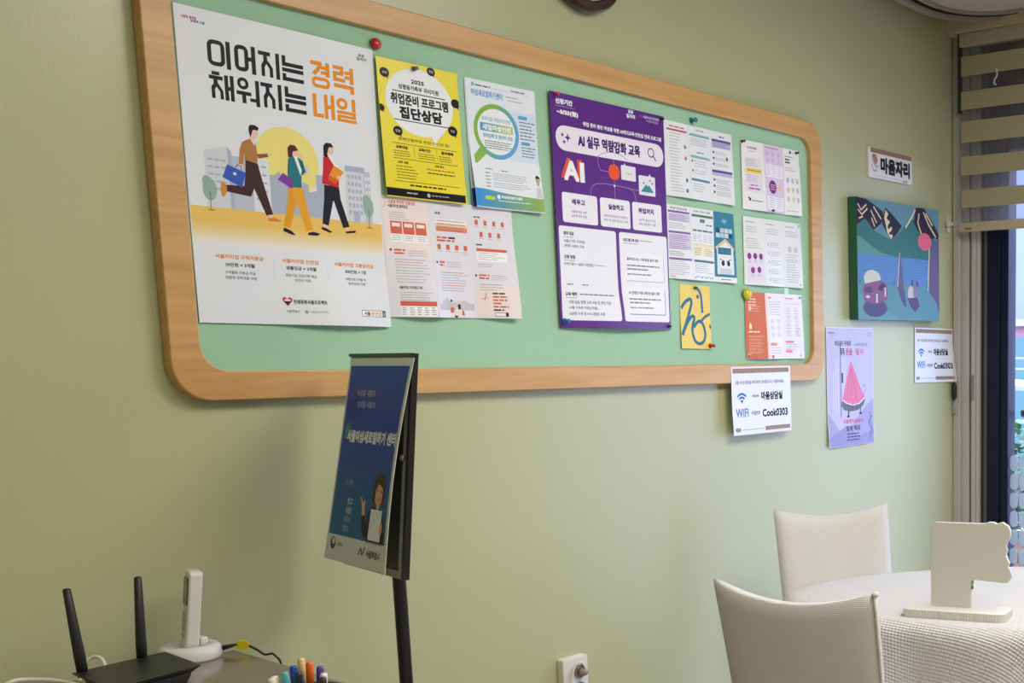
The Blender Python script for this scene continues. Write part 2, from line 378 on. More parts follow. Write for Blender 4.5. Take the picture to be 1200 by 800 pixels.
# ------------------------------------------------------------------ notice board
M_maple = wood_mat('board_maple', rgb(194, 146, 88), rgb(216, 170, 110), (1.2, 20, 20), 0.38)
M_felt = mat('board_green', rgb(162, 204, 170), 0.8, bump=(300, 0.15, 0.001), mottle=(3, rgb(156, 198, 164), 0.35, 0.7))
BX0, BX1, BZ0, BZ1 = 1.247, 3.411, 1.242, 2.094
IX0, IX1, IZ0, IZ1 = 1.3045, 3.351, 1.300, 2.0375
nb = thing('notice_board', 'long green noticeboard in a rounded maple wood frame on the olive wall', 'noticeboard', ((BX0 + BX1) / 2, 0, BZ0))
def ring_prism(outer, inner, y0, y1):
    bm = bmesh.new(); n = len(outer)
    vs = [[bm.verts.new((p[0], y, p[1])) for p in pl] for pl in (outer, inner) for y in (y0, y1)]
    o0, o1, i0, i1 = vs
    for k in range(n):
        j = (k + 1) % n
        bm.faces.new((o0[k], o0[j], o1[j], o1[k])); bm.faces.new((i0[k], i1[k], i1[j], i0[j]))
        bm.faces.new((o0[k], i0[k], i0[j], o0[j])); bm.faces.new((o1[k], o1[j], i1[j], i1[k]))
    return bm
cxn = (BX0 + BX1) / 2
fo = [(x - cxn, z - BZ0) for x, z in rrect(BX0, BZ0, BX1, BZ1, 0.075, 10)]
fi = [(x - cxn, z - BZ0) for x, z in rrect(IX0, IZ0, IX1, IZ1, 0.055, 10)]
obj('frame', ring_prism(fo, fi, -0.0305, -0.002), M_maple, nb, bevel=0.003)
pf = [(x - cxn, z - BZ0) for x, z in rrect(IX0 - 0.01, IZ0 - 0.01, IX1 + 0.01, IZ1 + 0.01, 0.06, 8)]
obj('felt_panel', prism(pf, -0.014, -0.001, 'y'), M_felt, nb)

# ------------------------------------------------------------------ printed papers: a sheet plus its flat print
TXT = {}
def text_tris(s):
    if s in TXT: return TXT[s]
    cu = bpy.data.curves.new('t', 'FONT'); cu.body = s; cu.size = 1; cu.resolution_u = 2; cu.fill_mode = 'FRONT'
    o = bpy.data.objects.new('t', cu)
    me = bpy.data.meshes.new_from_object(o)
    vs = [(v.co.x, v.co.y) for v in me.vertices]; fs = [tuple(p.vertices) for p in me.polygons]
    bpy.data.objects.remove(o); bpy.data.curves.remove(cu); bpy.data.meshes.remove(me)
    xs = [v[0] for v in vs] or [0, 1]; ys = [v[1] for v in vs] or [0, 1]
    TXT[s] = (vs, fs, min(xs), max(xs), min(ys), max(ys)); return TXT[s]

INK = {}
def ink(c, rough=0.45):
    if (c, rough) not in INK:
        INK[c, rough] = mat('ink_%02x%02x%02x_%d' % (*c, int(rough * 100)), rgb(*c), rough, spec=0.15)
    return INK[c, rough]

class Print:
    """collects flat shapes in millimetres, x right, y down from the sheet's top left corner"""
    def __init__(s): s.polys = []; s.cols = []; s.boxes = []
    def over(s, pts):
        x0 = min(p[0] for p in pts) + .05; x1 = max(p[0] for p in pts) - .05; y0 = min(p[1] for p in pts) + .05; y1 = max(p[1] for p in pts) - .05
        l = 1 + max([b[4] for b in s.boxes if b[0] < x1 and b[1] > x0 and b[2] < y1 and b[3] > y0] or [0])
        s.boxes.append((x0, x1, y0, y1, l)); return l
    def ci(s, c):
        if c not in s.cols: s.cols.append(c)
        return s.cols.index(c)
    def poly(s, pts, c):
        tri = tessellate_polygon([[Vector((p[0], p[1], 0)) for p in pts]])
        s.polys.append((pts, [tuple(t) for t in tri], s.ci(c), s.over(pts))); return s
    def rect(s, x0, y0, x1, y1, c, r=0): return s.poly(rrect(x0, y0, x1, y1, r, 4) if r else [(x0, y0), (x1, y0), (x1, y1), (x0, y1)], c)
    def ell(s, cx, cy, rx, ry, c, n=28): return s.poly(ellipse(cx, cy, rx, ry, n), c)
    def ring(s, outer, inner, c):
        n = len(outer); pts = list(outer) + list(inner)
        f = [(k, (k + 1) % n, n + (k + 1) % n) for k in range(n)] + [(k, n + (k + 1) % n, n + k) for k in range(n)]
        s.polys.append((pts, f, s.ci(c), s.over(pts))); return s
    def oring(s, x0, y0, x1, y1, t, c, r=8): return s.ring(rrect(x0, y0, x1, y1, r, 5), rrect(x0 + t, y0 + t, x1 - t, y1 - t, max(r - t, 0.5), 5), c)
    def line(s, pts, w, c):
        pts = [Vector(p) for p in pts]; L, R = [], []
        for i, p in enumerate(pts):
            t = (pts[min(i + 1, len(pts) - 1)] - pts[max(i - 1, 0)]).normalized(); nrm = Vector((-t.y, t.x))
            L.append(tuple(p + nrm * w / 2)); R.append(tuple(p - nrm * w / 2))
        n = len(pts)
        f = []
        for k in range(n - 1): f += [(k, k + 1, n + k + 1), (k, n + k + 1, n + k)]
        s.polys.append((L + R, f, s.ci(c), s.over(L + R))); return s
    def curve(s, pts, w, c, n=8): return s.line([(p.x, p.y) for p in smooth_path([(a, b, 0) for a, b in pts], n)], w, c)
    def text(s, t, x0, y0, x1, y1, c, bold=0.0, skew=0.0):
        """text stretched into the box; bold in mm thickens by overprinting"""
        vs, fs, ax, bx_, ay, by = text_tris(t); lay = s.over([(x0, y0), (x1, y1)])
        sx = (x1 - x0 - bold) / max(bx_ - ax, 1e-6); sy = (y1 - y0 - bold) / max(by - ay, 1e-6)
        offs = [(0, 0)] if not bold else [(0, 0), (bold, 0), (0, bold), (bold, bold), (bold / 2, bold / 2)]
        for q_, (dx, dy) in enumerate(offs):
            pts = [(x0 + dx + (v[0] - ax) * sx, y0 + dy + (by - v[1]) * sy + skew * (v[0] - ax) * sx) for v in vs]
            s.polys.append((pts, fs, s.ci(c), lay + 0.17 * q_))
        return s
    def greek(s, x0, y0, x1, n, pitch, h, c, seed=0, ragged=0.35):
        """rows of print too small to read in the photograph"""
        rnd = random.Random(seed * 77 + n + int(x0)); lay = s.over([(x0, y0), (x1, y0 + (n - 1) * pitch + h)])
        for r in range(n):
            y = y0 + r * pitch; x = x0; end = x1 - (x1 - x0) * rnd.random() * ragged
            while x < end:
                w = min(rnd.uniform(2.2, 6) * h, end - x)
                s.polys.append(([(x, y), (x + w, y), (x + w, y + h), (x, y + h)], [(0, 1, 2), (0, 2, 3)], s.ci(c), lay)); x += w + h * 0.7
        return s

def paper(name, label, cat, cx, cz, w, h, off, pr, rot=0.0, lift=None, base=(238, 240, 244), rough=0.4, thick=0.4, group=None, folds=None, sheet_mat=None, bis=True, parent=None):
    """w,h in mm; off = distance of the sheet from the wall in metres; lift(u,v) 0..1 -> metres out from the wall"""
    NU, NV = 12, 12
    us = [k / NU for k in range(NU + 1)]; vv = [k / NV for k in range(NV + 1)]
    lf0 = lift or (lambda u, v: 0.0); tab = [[lf0(u, v) for u in us] for v in vv]
    def lf(u, v):                   # the lift between grid lines runs straight, so sheet and print stay parallel
        u = min(max(u, 0), 1); v = min(max(v, 0), 1)
        i = max(k for k in range(len(us) - 1) if us[k] <= u + 1e-9); j = min(int(v * NV + 1e-9), NV - 1)
        a = (u - us[i]) / (us[i + 1] - us[i]); b = v * NV - j
        t00, t10, t01, t11 = tab[j][i], tab[j][i + 1], tab[j + 1][i], tab[j + 1][i + 1]
        return t00 + a * (t10 - t00) + b * (t11 - t10) if a >= b else t00 + b * (t01 - t00) + a * (t11 - t01)
    def pos(x, y, e):
        u, v = x / w, y / h
        return Vector(((x - w / 2) / 1000, -off - lf(u, v) - e / 1000, (h / 2 - y) / 1000))
    root_rot = (0, rot, 0)
    bm = bmesh.new()
    if lift is None: us, vv = [0, 1], [0, 1]
    g = [[[bm.verts.new(pos(u * w, v * h, e)) for u in us] for v in vv] for e in (0, thick)]
    for l in (0, 1):
        for j in range(len(vv) - 1):
            for i in range(len(us) - 1):
                a, b, c, d = g[l][j][i], g[l][j][i + 1], g[l][j + 1][i + 1], g[l][j + 1][i]
                for q in ((a, b, c), (a, c, d)): bm.faces.new(q if l else q[::-1])
    nu, nv = len(us) - 1, len(vv) - 1
    edge = [(0, i) for i in range(nu)] + [(j, nu) for j in range(nv)] + [(nv, i) for i in range(nu, 0, -1)] + [(j, 0) for j in range(nv, 0, -1)]
    for k in range(len(edge)):
        a, b = edge[k], edge[(k + 1) % len(edge)]
        bm.faces.new((g[0][a[0]][a[1]], g[0][b[0]][b[1]], g[1][b[0]][b[1]], g[1][a[0]][a[1]]))
    root = obj(name, bm, sheet_mat or mat('paper_%02x%02x%02x_%d' % (*base, int(rough * 100)), rgb(*base), rough, spec=0.4), None, smooth=bool(lift))
    if lift: root.data.set_sharp_from_angle(angle=math.radians(25))
    root.location = (cx, 0, cz); root.rotation_euler = root_rot
    finish(root, label, cat, group)
    if pr:
        bm = bmesh.new(); le = bm.verts.layers.float.new('lay')
        for pts, tris, ci, lay in pr.polys:
            vs = []
            for x, y in pts:
                v = bm.verts.new((min(max(x, 0.2), w - 0.2), min(max(y, 0.2), h - 0.2), 0)); v[le] = lay; vs.append(v)
            for t in tris:
                try: f = bm.faces.new([vs[k] for k in t]); f.material_index = ci
                except ValueError: pass
        if lift and bis:
            cw, ch = w / NU, h / NV
            cuts = [((u * w, 0, 0), (1, 0, 0)) for u in us[1:-1]] + [((0, v * h, 0), (0, 1, 0)) for v in vv[1:-1]] + [((k * cw, 0, 0), (1 / cw, -1 / ch, 0)) for k in range(1 - NV, NU)]
            big = [f for f in bm.faces if max(abs(a.co[k] - b.co[k]) for a in f.verts for b in f.verts for k in (0, 1)) > 11]
            for co, no in cuts:
                gm = set(big)
                for f in big: gm.update(f.edges); gm.update(f.verts)
                r = bmesh.ops.bisect_plane(bm, geom=list(gm), plane_co=co, plane_no=no)
                big = [x for x in r['geom'] if isinstance(x, bmesh.types.BMFace)]
        mx = max(p[3] for p in pr.polys)
        for v in bm.verts: v.co = pos(v.co.x, v.co.y, thick + 0.06 + 0.05 * v[le])
        bmesh.ops.delete(bm, geom=[f for f in bm.faces if f.calc_area() < 1e-13], context='FACES')
        bm.normal_update()
        for f in bm.faces:
            if f.normal.y > 0: f.normal_flip()
        me = bpy.data.meshes.new('print'); bm.to_mesh(me); bm.free()
        for c in pr.cols: me.materials.append(ink(c, rough))
        o = bpy.data.objects.new('print', me); COL.objects.link(o); o.parent = root
    return root
def sm(a, b, x):
    t = min(max((x - a) / (b - a), 0), 1); return t * t * (3 - 2 * t)

# colours of ink
K = (24, 24, 28); W_ = (240, 242, 246); OR = (238, 146, 26); GY = (110, 112, 120); LG = (168, 170, 178)

# ---- large walking-people poster
p = Print()
def bars(L, c):
    for a in L: p.rect(a[0] - .5, a[1] - .4, a[2] + .5, a[3] + .4, c)
def big_ji(u, v):
    bars([(u, v, u + 24, v + 7), (u + 36, v - 1, u + 43, v + 49)], K)
    p.poly([(u + 10, v + 6), (u + 18, v + 6), (u + 18, v + 20), (u + 12, v + 30), (u + 12, v + 48), (u + 5, v + 48), (u + 5, v + 26), (u + 10, v + 18)], K)
    p.poly([(u + 16, v + 14), (u + 22, v + 20), (u + 29, v + 30), (u + 29, v + 48), (u + 22, v + 48), (u + 22, v + 32), (u + 15, v + 22)], K)
def big_neun(u, v):
    bars([(u, v, u + 7, v + 20), (u + 7, v + 13, u + 45, v + 20), (u, v + 24, u + 45, v + 31), (u, v + 35, u + 7, v + 49), (u + 7, v + 42, u + 45, v + 49)], K)
p.oring(58, 53, 92, 102, 8, K, 12); bars([(95, 52, 102.5, 104)], K)
p.oring(111, 52, 139, 102, 8, K, 11); bars([(138, 73, 147, 80), (145.5, 51, 153, 104)], K)
big_ji(160, 55); big_neun(209.5, 54)
bars([(64, 113, 78, 119), (58, 121, 84, 127.5)], K)
p.poly([(66, 127), (74, 127), (74, 138), (68, 146), (68, 164), (61, 164), (61, 142), (66, 136)], K); p.poly([(73, 132), (84, 148), (84, 164), (78, 164), (78, 150), (70, 139)], K)
bars([(88, 117, 94.5, 164), (99, 116, 105.5, 164), (94, 138, 100, 144.5)], K)
p.oring(113, 114, 136, 137, 6.5, K, 11); bars([(111, 141, 140, 147.5), (122, 147, 129, 163), (138, 152, 151, 158), (150, 116, 157, 166)], K)
big_ji(161, 116); big_neun(212, 115)
bars([(272, 51, 297, 58.5), (295, 59, 307, 65), (295, 69, 307, 75), (306, 51, 314, 79)], OR); p.poly([(289, 58), (297, 58), (291, 70), (281, 80), (274, 75), (283, 67)], OR)
p.oring(273, 82, 314, 104, 7, OR, 10)
bars([(323, 51, 347, 57.5), (340, 57, 347, 64), (323, 63, 347, 69.5), (323, 69, 330, 77), (323, 76, 350, 82.5), (350, 59, 363, 65), (350, 69, 363, 75), (362, 51, 370, 84), (324, 88, 370, 95), (362, 94, 370, 104)], OR)
bars([(273, 118, 280.5, 164), (280, 157, 296, 164), (299, 116, 306, 165), (314, 115, 321.5, 165), (305, 137, 315, 144)], OR)
p.oring(327, 116, 353, 140, 7, OR, 12); bars([(363, 115, 371, 141), (328, 143, 371, 148.5), (364, 148, 371, 154), (328, 151.5, 371, 156.5), (328, 156, 335, 161), (328, 159.5, 372, 165)], OR)
p.text('소중한 행복을', 13, 18, 42, 24, (206, 84, 128), 0.4); p.text('응원해 서울', 30, 24, 57, 29, (72, 108, 168), 0.4)
p.text('공공', 385, 15, 400, 21, GY, .6); p.text('일자리', 381, 22, 405, 29, GY, .6)
# picture: sun, town, ground
p.ell(207, 268, 70, 71, (240, 226, 132), 40)
BG1, BG2, BG3, BG4 = (212, 216, 224), (190, 197, 212), (174, 184, 204), (226, 229, 234)
p.poly([(36, 266), (82, 253), (90, 262), (90, 376), (36, 376)], BG1); p.poly([(82, 253), (90, 262), (90, 376), (82, 376)], BG3)
p.rect(90, 270, 130, 376, BG2); p.rect(130, 268, 166, 376, BG4)
p.poly([(166, 376), (166, 298), (178, 296), (186, 288), (194, 298), (206, 300), (206, 320), (228, 306), (238, 305), (250, 306), (250, 322), (258, 322), (268, 318), (268, 285), (290, 284), (290, 376)], BG3)
p.rect(330, 262, 346, 372, BG4); p.rect(336, 258, 384, 374, BG1); p.rect(380, 264, 396, 374, BG2); p.rect(336, 256, 384, 268, BG3)
for r in range(6):
    for c in range(4): p.rect(341 + c * 9, 275 + r * 15, 347 + c * 9, 283 + r * 15, BG3)
    for c in range(2): p.rect(383 + c * 7, 275 + r * 15, 388 + c * 7, 283 + r * 15, BG4)
for r in range(5):
    for c in range(3): p.rect(42 + c * 13, 280 + r * 14, 52 + c * 13, 284 + r * 14, BG3)
    for c in range(2): p.rect(136 + c * 14, 282 + r * 16, 146 + c * 14, 286 + r * 16, BG3)
p.rect(352, 352, 366, 374, BG3)
for i in range(8):                      # ground fading into the white of the sheet
    a = i / 8.0; y0 = 374 + max(0, i) * 6.5 + (18 if i else 0); y1 = 374 + (i + 1) * 6.5 + 18
    t = max(0, (i - 1)) / 7.0
    p.rect(2, y0, 418, y1, (int(236 + 2 * t), int(196 + 44 * t), int(104 + 140 * t)))
for cx_, s_ in ((42, 1), (388, .9)):
    TG = (150, 178, 168); base_ = 380 if cx_ < 100 else 384
    p.ell(cx_, 340, 14 * s_, 22, TG, 20); p.ell(cx_ - 5, 326, 9 * s_, 12, TG, 16); p.rect(cx_ - .8, 345, cx_ + .8, base_, (110, 120, 118)); p.ell(cx_, base_, 8, 1.5, (150, 140, 100), 14)
SKIN = (238, 200, 176); BR = (66, 40, 44); DK = (36, 32, 48)
# man running
p.poly([(118, 272), (141, 276), (140, 300), (130, 334), (124, 346), (76, 341), (74, 328), (112, 326), (116, 300)], BR)
p.poly([(122, 274), (142, 276), (150, 310), (168, 377), (154, 381), (132, 330), (118, 300)], BR)
p.poly([(76, 328), (66, 322), (63, 340), (66, 353), (71, 350), (76, 341)], (214, 140, 60)); p.poly([(156, 383), (164, 381), (183, 387), (183, 390), (157, 391)], (214, 130, 66))
p.poly([(156, 379), (167, 377), (168, 383), (158, 385)], SKIN)
p.poly([(122, 235), (132, 231), (142, 240), (144, 262), (142, 279), (117, 274), (116, 262), (113, 284), (104, 284), (108, 254), (114, 240)], (182, 124, 70))
p.poly([(142, 260), (160, 257), (166, 254), (167, 262), (146, 268)], (150, 84, 60)); p.ell(169, 257, 5, 3.2, SKIN, 12)
p.poly([(104, 284), (112, 284), (112, 292), (106, 294)], SKIN)
p.poly([(130, 224), (138, 226), (140, 236), (134, 233)], SKIN); p.poly([(130, 229), (139, 238), (141, 245), (136, 240)], (240, 240, 244))
p.ell(140, 219, 8, 10, SKIN, 18); p.poly([(131, 226), (129, 212), (132, 204), (142, 203), (150, 207), (149, 213), (138, 213), (135, 220), (133, 226)], (28, 24, 30))
p.poly([(80, 288), (117, 300), (107, 330), (69, 314)], (56, 92, 190)); p.poly([(92, 301), (98, 303), (96, 308), (90, 306)], (220, 226, 240)); p.line([(96, 292), (101, 286), (108, 288), (108, 296)], 1.6, (40, 60, 130))
# woman with phone
p.poly([(205, 316), (237, 316), (236, 330), (222, 344), (203, 401), (189, 398), (202, 340)], (226, 158, 44)); p.poly([(218, 316), (238, 316), (240, 336), (254, 400), (238, 405), (222, 350), (212, 330)], (234, 166, 50))
p.poly([(188, 402), (194, 402), (206, 407), (214, 415), (204, 414), (187, 408)], (34, 30, 66)); p.poly([(242, 407), (254, 404), (270, 407), (262, 412), (241, 412)], (34, 30, 66))
p.poly([(209, 258), (222, 252), (238, 258), (242, 286), (236, 290), (234, 316), (204, 317), (206, 280)], (30, 122, 132)); p.poly([(221, 252), (228, 252), (237, 280), (234, 292)], (240, 242, 246))
p.poly([(234, 260), (240, 258), (246, 284), (240, 290)], (24, 104, 116)); p.poly([(236, 258), (233, 246), (238, 246), (242, 262)], SKIN)
p.ell(225, 243, 8, 10, SKIN, 18); p.poly([(209, 256), (209, 238), (215, 231), (226, 231), (232, 240), (220, 244), (218, 256)], (92, 36, 34))
p.line([(206, 292), (212, 262)], 1.2, (60, 70, 100)); p.poly([(195, 290), (219, 304), (212, 320), (183, 305)], (126, 66, 160)); p.poly([(240, 286), (248, 282), (246, 292)], SKIN)
p.poly([(246, 268), (251, 266), (250, 284), (246, 284)], (190, 206, 216))
# woman in red
p.poly([(286, 303), (318, 304), (318, 320), (304, 336), (290, 388), (276, 385), (284, 330)], DK); p.poly([(300, 304), (320, 304), (322, 330), (339, 386), (324, 390), (306, 336)], DK)
p.poly([(274, 392), (282, 393), (298, 401), (292, 403), (273, 397)], (30, 26, 40)); p.poly([(329, 397), (354, 393), (352, 398), (330, 401)], (30, 26, 40)); p.poly([(276, 386), (289, 388), (288, 393), (278, 393)], SKIN); p.poly([(326, 391), (338, 388), (340, 394), (330, 396)], SKIN)
p.poly([(288, 246), (299, 240), (314, 252), (322, 262), (320, 306), (281, 301), (286, 270)], (206, 40, 52)); p.poly([(298, 241), (304, 241), (322, 262), (318, 270)], (242, 242, 246))
p.ell(305, 228, 8.5, 10.5, SKIN, 18); p.poly([(289, 244), (290, 222), (296, 215), (308, 215), (313, 222), (302, 224), (298, 236), (298, 246)], (26, 22, 28))
p.poly([(311, 260), (334, 271), (316, 294), (298, 284)], (238, 150, 44)); p.poly([(300, 282), (318, 290), (312, 300), (296, 290)], (224, 96, 40)); p.ell(322, 284, 5, 4, SKIN, 12)
OT = (228, 140, 70)
p.text('서울커리업 구직지원금', 42, 464, 140, 473, OT, .7); p.text('30만원 × 3개월', 61, 480, 120, 488, (60, 60, 66), .5); p.text('구직활동 지원금 지급', 59, 496, 121, 502.5, GY, .3); p.text('맞춤형 경력개발 지원', 59, 506, 122, 512.5, GY, .3)
p.text('서울커리업 인턴십', 179, 464, 258, 473, OT, .7); p.text('생활임금 × 3개월', 186, 479, 252, 487, (60, 60, 66), .5); p.text('희망기업 인턴기회 제공', 184, 495, 251, 501.5, GY, .3); p.text('인건비 지원', 202, 504.5, 236, 511, GY, .3)
p.text('서울커리업 고용장려금', 295, 464, 390, 473, OT, .7); p.text('300만원 × 1명', 318, 479, 369, 487, (60, 60, 66), .5); p.text('채용인원 3개월 후', 317, 496, 367, 502, GY, .3); p.text('장려금에 지원', 322, 505.5, 364, 512, GY, .3)
for x in (160, 277): p.rect(x, 466, x + .7, 510, (206, 208, 212))
p.poly([(182, 562), (172, 551), (172, 546), (177, 543), (182, 547), (187, 543), (192, 546), (192, 551)], (200, 60, 84)); p.poly([(174, 552), (190, 552), (182, 561)], (60, 48, 90)); p.rect(176, 548, 188, 551.5, (240, 240, 244))
p.text('탄생응원서울프로젝트', 195, 548, 266, 557, (70, 60, 62), .6)
p.text('서울특별시', 178, 569.5, 205, 575.5, GY, .2); p.ell(220, 573, 4, 4, LG, 14); p.text('서울여성가족재단', 227, 570, 267, 575.5, LG, .2)
p.rect(346, 565, 409, 579, (60, 60, 66)); p.rect(347, 566, 401, 578, (246, 246, 248)); p.text('서울', 352, 568, 368, 576.5, K, .5); p.text('우먼업', 370, 568, 398, 576.5, OR, .5); p.text('2', 403, 568.5, 407, 576, W_, .3)
paper('poster', 'large white poster of three people walking with briefcase, at the left end of the noticeboard', 'poster', 1.5251, 1.6945, 422, 600, 0.0158, p, 0.003,
      lambda u, v: 0.020 * sm(0.72, 1, v) * (0.12 + 0.88 * math.exp(-((u - 0.72) / 0.24) ** 2)) + 0.003 * (1 - sm(0, 0.3, v)) * abs(math.sin(3.0 * u)), base=(228, 231, 238))

# ---- yellow counselling poster
YE = (238, 220, 44); p = Print()
p.ell(106, 84, 89, 74, W_, 44); p.poly([(128, 145), (170, 138), (150, 156), (136, 176)], W_)
for x, y, r in ((19, 31, 12), (141, 9, 11), (4, 108, 9), (203, 70, 12), (42, 153, 12), (190, 134, 13)):
    p.ell(x, y, r, r * .86, K, 20)
    p.poly([(x + 2, y + r * .6), (x + r * .7, y + r * .4), (x + r * .7, y + r * 1.15)], K)
for x, y, t in ((19, 31, '경력'), (141, 9, '취업'), (42, 153, '면접'), (190, 134, '자신감')): p.text(t, x - 6, y - 3, x + 6, y + 3, (200, 200, 200), .2)
p.text('2025', 86, 35, 120, 44, K, .9); p.text('성평등가족부 국비지원', 52, 49, 158, 60, K, .7)
p.rect(35, 64.5, 175, 66.5, K); p.text('취업준비 프로그램', 30, 70, 182, 94, K, 1.8); p.text('집단상담', 50, 97, 164, 124, K, 2.8); p.rect(35, 127, 180, 129, K)
p.text('경력단절여성 취업 자신감 업!', 41, 166, 177, 173, (120, 108, 30), .3)
for y in (180, 213, 262.5): p.rect(24, y - .6, 197, y + .6, (90, 80, 24))
for x in (80, 140): p.rect(x, 183, x + .8, 208, (90, 80, 24))
for x0, x1, t in ((33, 64, '교육대상'), (92, 124, '교육기간'), (153, 186, '참여혜택')): p.text(t, x0, 184, x1, 191.5, K, .8)
for x in (27, 90, 146): p.greek(x, 196, x + 46, 3, 5, 1.6, (96, 88, 28), x)
p.text('교육 내용', 35, 218, 62, 224, K, .5); p.greek(30, 229, 92, 5, 6.4, 1.8, (96, 88, 28), 3); p.text('교육 장소', 132, 217, 158, 222.5, K, .5); p.greek(110, 228, 190, 1, 6, 2.2, (196, 70, 40), 4, .1); p.greek(112, 236, 190, 1, 6, 2.4, K, 5, .1)
p.greek(62, 268, 158, 1, 6, 3.4, K, 9, 0)
p.rect(0.3, 279, 209.7, 296.7, K); p.greek(52, 286, 80, 1, 5, 3, (190, 190, 196), 2, 0); p.ell(110, 288, 4.5, 4.5, (190, 190, 196), 14); p.greek(118, 286.5, 165, 1, 5, 2.4, (170, 170, 176), 6, 0)
paper('poster', 'bright yellow poster with a white speech bubble next to the large walking-people poster', 'poster', 1.8475, 1.8334, 213, 299, 0.0225, p, -0.012,
      lambda u, v: 0.004 * sm(0.2, 1, v) + 0.004 * sm(0.8, 1, v) * sm(.5, 1, u), base=YE, rough=0.3)

# ---- magnifying-glass flyer (two sheets: a dark blue one shows behind)
BL = (104, 172, 220); GN = (142, 188, 84); p = Print()
p.rect(120, 58, 209.5, 178, (216, 230, 244), 3)
p.ell(21, 12, 4.5, 5, (110, 190, 200), 16); p.greek(28, 11, 72, 1, 5, 3.4, GY, 3, 0); p.rect(74, 14.4, 190, 15, LG); p.greek(136, 9, 185, 1, 5, 3, GY, 8, .2)
p.text('여성새로일하기센터', 15, 22, 108, 38, (96, 150, 214), .8); p.greek(116, 26, 160, 1, 5, 2, LG, 2, .2); p.greek(124, 34, 170, 1, 5, 2, LG, 4, .2)
p.poly([(11, 177), (36, 150), (55, 165), (17, 195), (11, 195)], GN)
p.ell(84, 115, 57, 55, W_, 40)
n = 48; o_, i_ = ellipse(84, 115, 68, 65, n), ellipse(84, 115, 57, 54, n)
for k in range(n):
    a = (k + .5) / n * 2 * PI; t = 0.5 - 0.5 * math.cos(a - PI * 0.15); t = sm(0.15, 0.85, t)
    c = tuple(int((BL[i] * (1 - t) + GN[i] * t) / 6) * 6 for i in range(3)); gl = gl if k else p.over([(16, 50), (152, 180)])
    p.polys.append(([o_[k], o_[(k + 1) % n], i_[(k + 1) % n], i_[k]], [(0, 1, 2), (0, 2, 3)], p.ci(c), gl))
p.text('경력이음 새일여성인턴', 40, 82, 128, 92, (150, 196, 214), .6)
for k in range(12):
    t = k / 11; c = tuple(int((a * (1 - t) + b * t) / 4) * 4 for a, b in zip((88, 160, 212), (190, 210, 80)))
    p.rect(35 + k * 8.25, 97, 35 + (k + 1) * 8.25, 116, c)
p.text('새일여성인턴', 42, 99.5, 128, 114, W_, 1.4); p.text('참여업체 및 참여자 모집', 42, 121, 131, 131, (104, 164, 204), .7)
p.greek(46, 138, 128, 4, 5.2, 2, GY, 6, .2)
p.rect(153, 66, 181, 75, (96, 168, 214), 3); p.greek(156, 80, 205, 6, 8, 2.6, GY, 2, .3); p.rect(158, 128, 186, 136, (96, 168, 214), 3); p.greek(158, 141, 205, 4, 7, 2.4, GY, 4, .3)
p.greek(40, 204, 60, 1, 5, 2.4, GY, 1, 0); p.greek(88, 205, 106, 1, 5, 2.4, GY, 1, 0); p.greek(60, 214, 172, 4, 5, 1.5, LG, 5, .3); p.greek(38, 214, 52, 5, 8, 2.2, GY, 6, .1); p.greek(60, 236, 180, 3, 5, 1.5, LG, 7, .3)
p.ell(198, 222, 5, 11, (196, 168, 156), 16); p.poly([(193, 222), (192, 210), (198, 206), (205, 211), (205, 222), (202, 214), (195, 214)], (40, 34, 38)); p.poly([(190, 262), (193, 236), (204, 236), (209, 262)], (206, 208, 222))
for k in range(14):
    t = k / 13; c = tuple(int((a * (1 - t) + b * t) / 4) * 4 for a, b in zip((72, 150, 220), (150, 186, 96)))
    x0, x1 = k * 15, k * 15 + 15; y0 = 254 + 10 * math.sin(max(0, x0 - 30) / 180 * PI * .5); y1 = 254 + 10 * math.sin(max(0, x1 - 30) / 180 * PI * .5)
    p.poly([(x0, y0), (x1, y1), (x1, 296.8), (x0, 296.8)], c)
p.rect(29, 270, 60, 279, (190, 214, 70), 3); p.ell(72, 270, 5, 5.5, W_, 16); p.text('여성새로일하기센터', 80, 265.5, 145, 273, W_, .6); p.greek(70, 278, 170, 1, 5, 2, (220, 236, 240), 4, 0)
pf2 = Print(); pf2.rect(0.3, 254, 209.7, 296.7, (34, 72, 140))
lift_b = lambda u, v: 0.014 * sm(0.45, 1, v) * (0.55 + .45 * (u - .5) ** 2 * 4)
paper('flyer', 'second copy of a flyer, mostly hidden behind the magnifying-glass flyer', 'flyer', 2.0838, 1.8335, 210, 297, 0.0155, pf2, -0.010, lambda u, v: 0.004 * sm(0.6, 1, v), base=(226, 232, 242), rough=.3)
paper('flyer', 'pale blue flyer with a big magnifying glass, third sheet along the top of the noticeboard', 'flyer', 2.0866, 1.8347, 210, 299, 0.0165, p, -0.016, lift_b, base=(232, 238, 246), rough=.28)

# ---- salmon three-fold leaflet below the yellow poster
RD = (216, 104, 84); p = Print()
p.rect(0.3, 0.3, 120, 130, (240, 226, 222)); p.rect(242, 190, 362, 267, (240, 226, 220)); p.rect(120, 0.3, 121, 267, (216, 214, 220)); p.rect(241, 0.3, 242, 267, (222, 220, 226))
p.text('서울형 적극적 고용지원', 16, 8, 86, 16, RD, .5); p.text('서울커리업 참여안내', 16, 17, 66, 25, (70, 62, 66), .5); p.curve([(4, 26), (8, 18), (10, 12)], 1, RD)
p.greek(16, 34, 72, 4, 5, 1.5, LG, 2)
for k in range(3): p.rect(18 + k * 32, 54, 47 + k * 32, 82, RD); p.rect(22 + k * 32, 58, 43 + k * 32, 66, (246, 236, 232)); p.rect(18 + k * 32, 82, 47 + k * 32, 100, (246, 244, 246)); p.greek(21 + k * 32, 86, 45 + k * 32, 3, 4.4, 1.4, LG, k, .2)
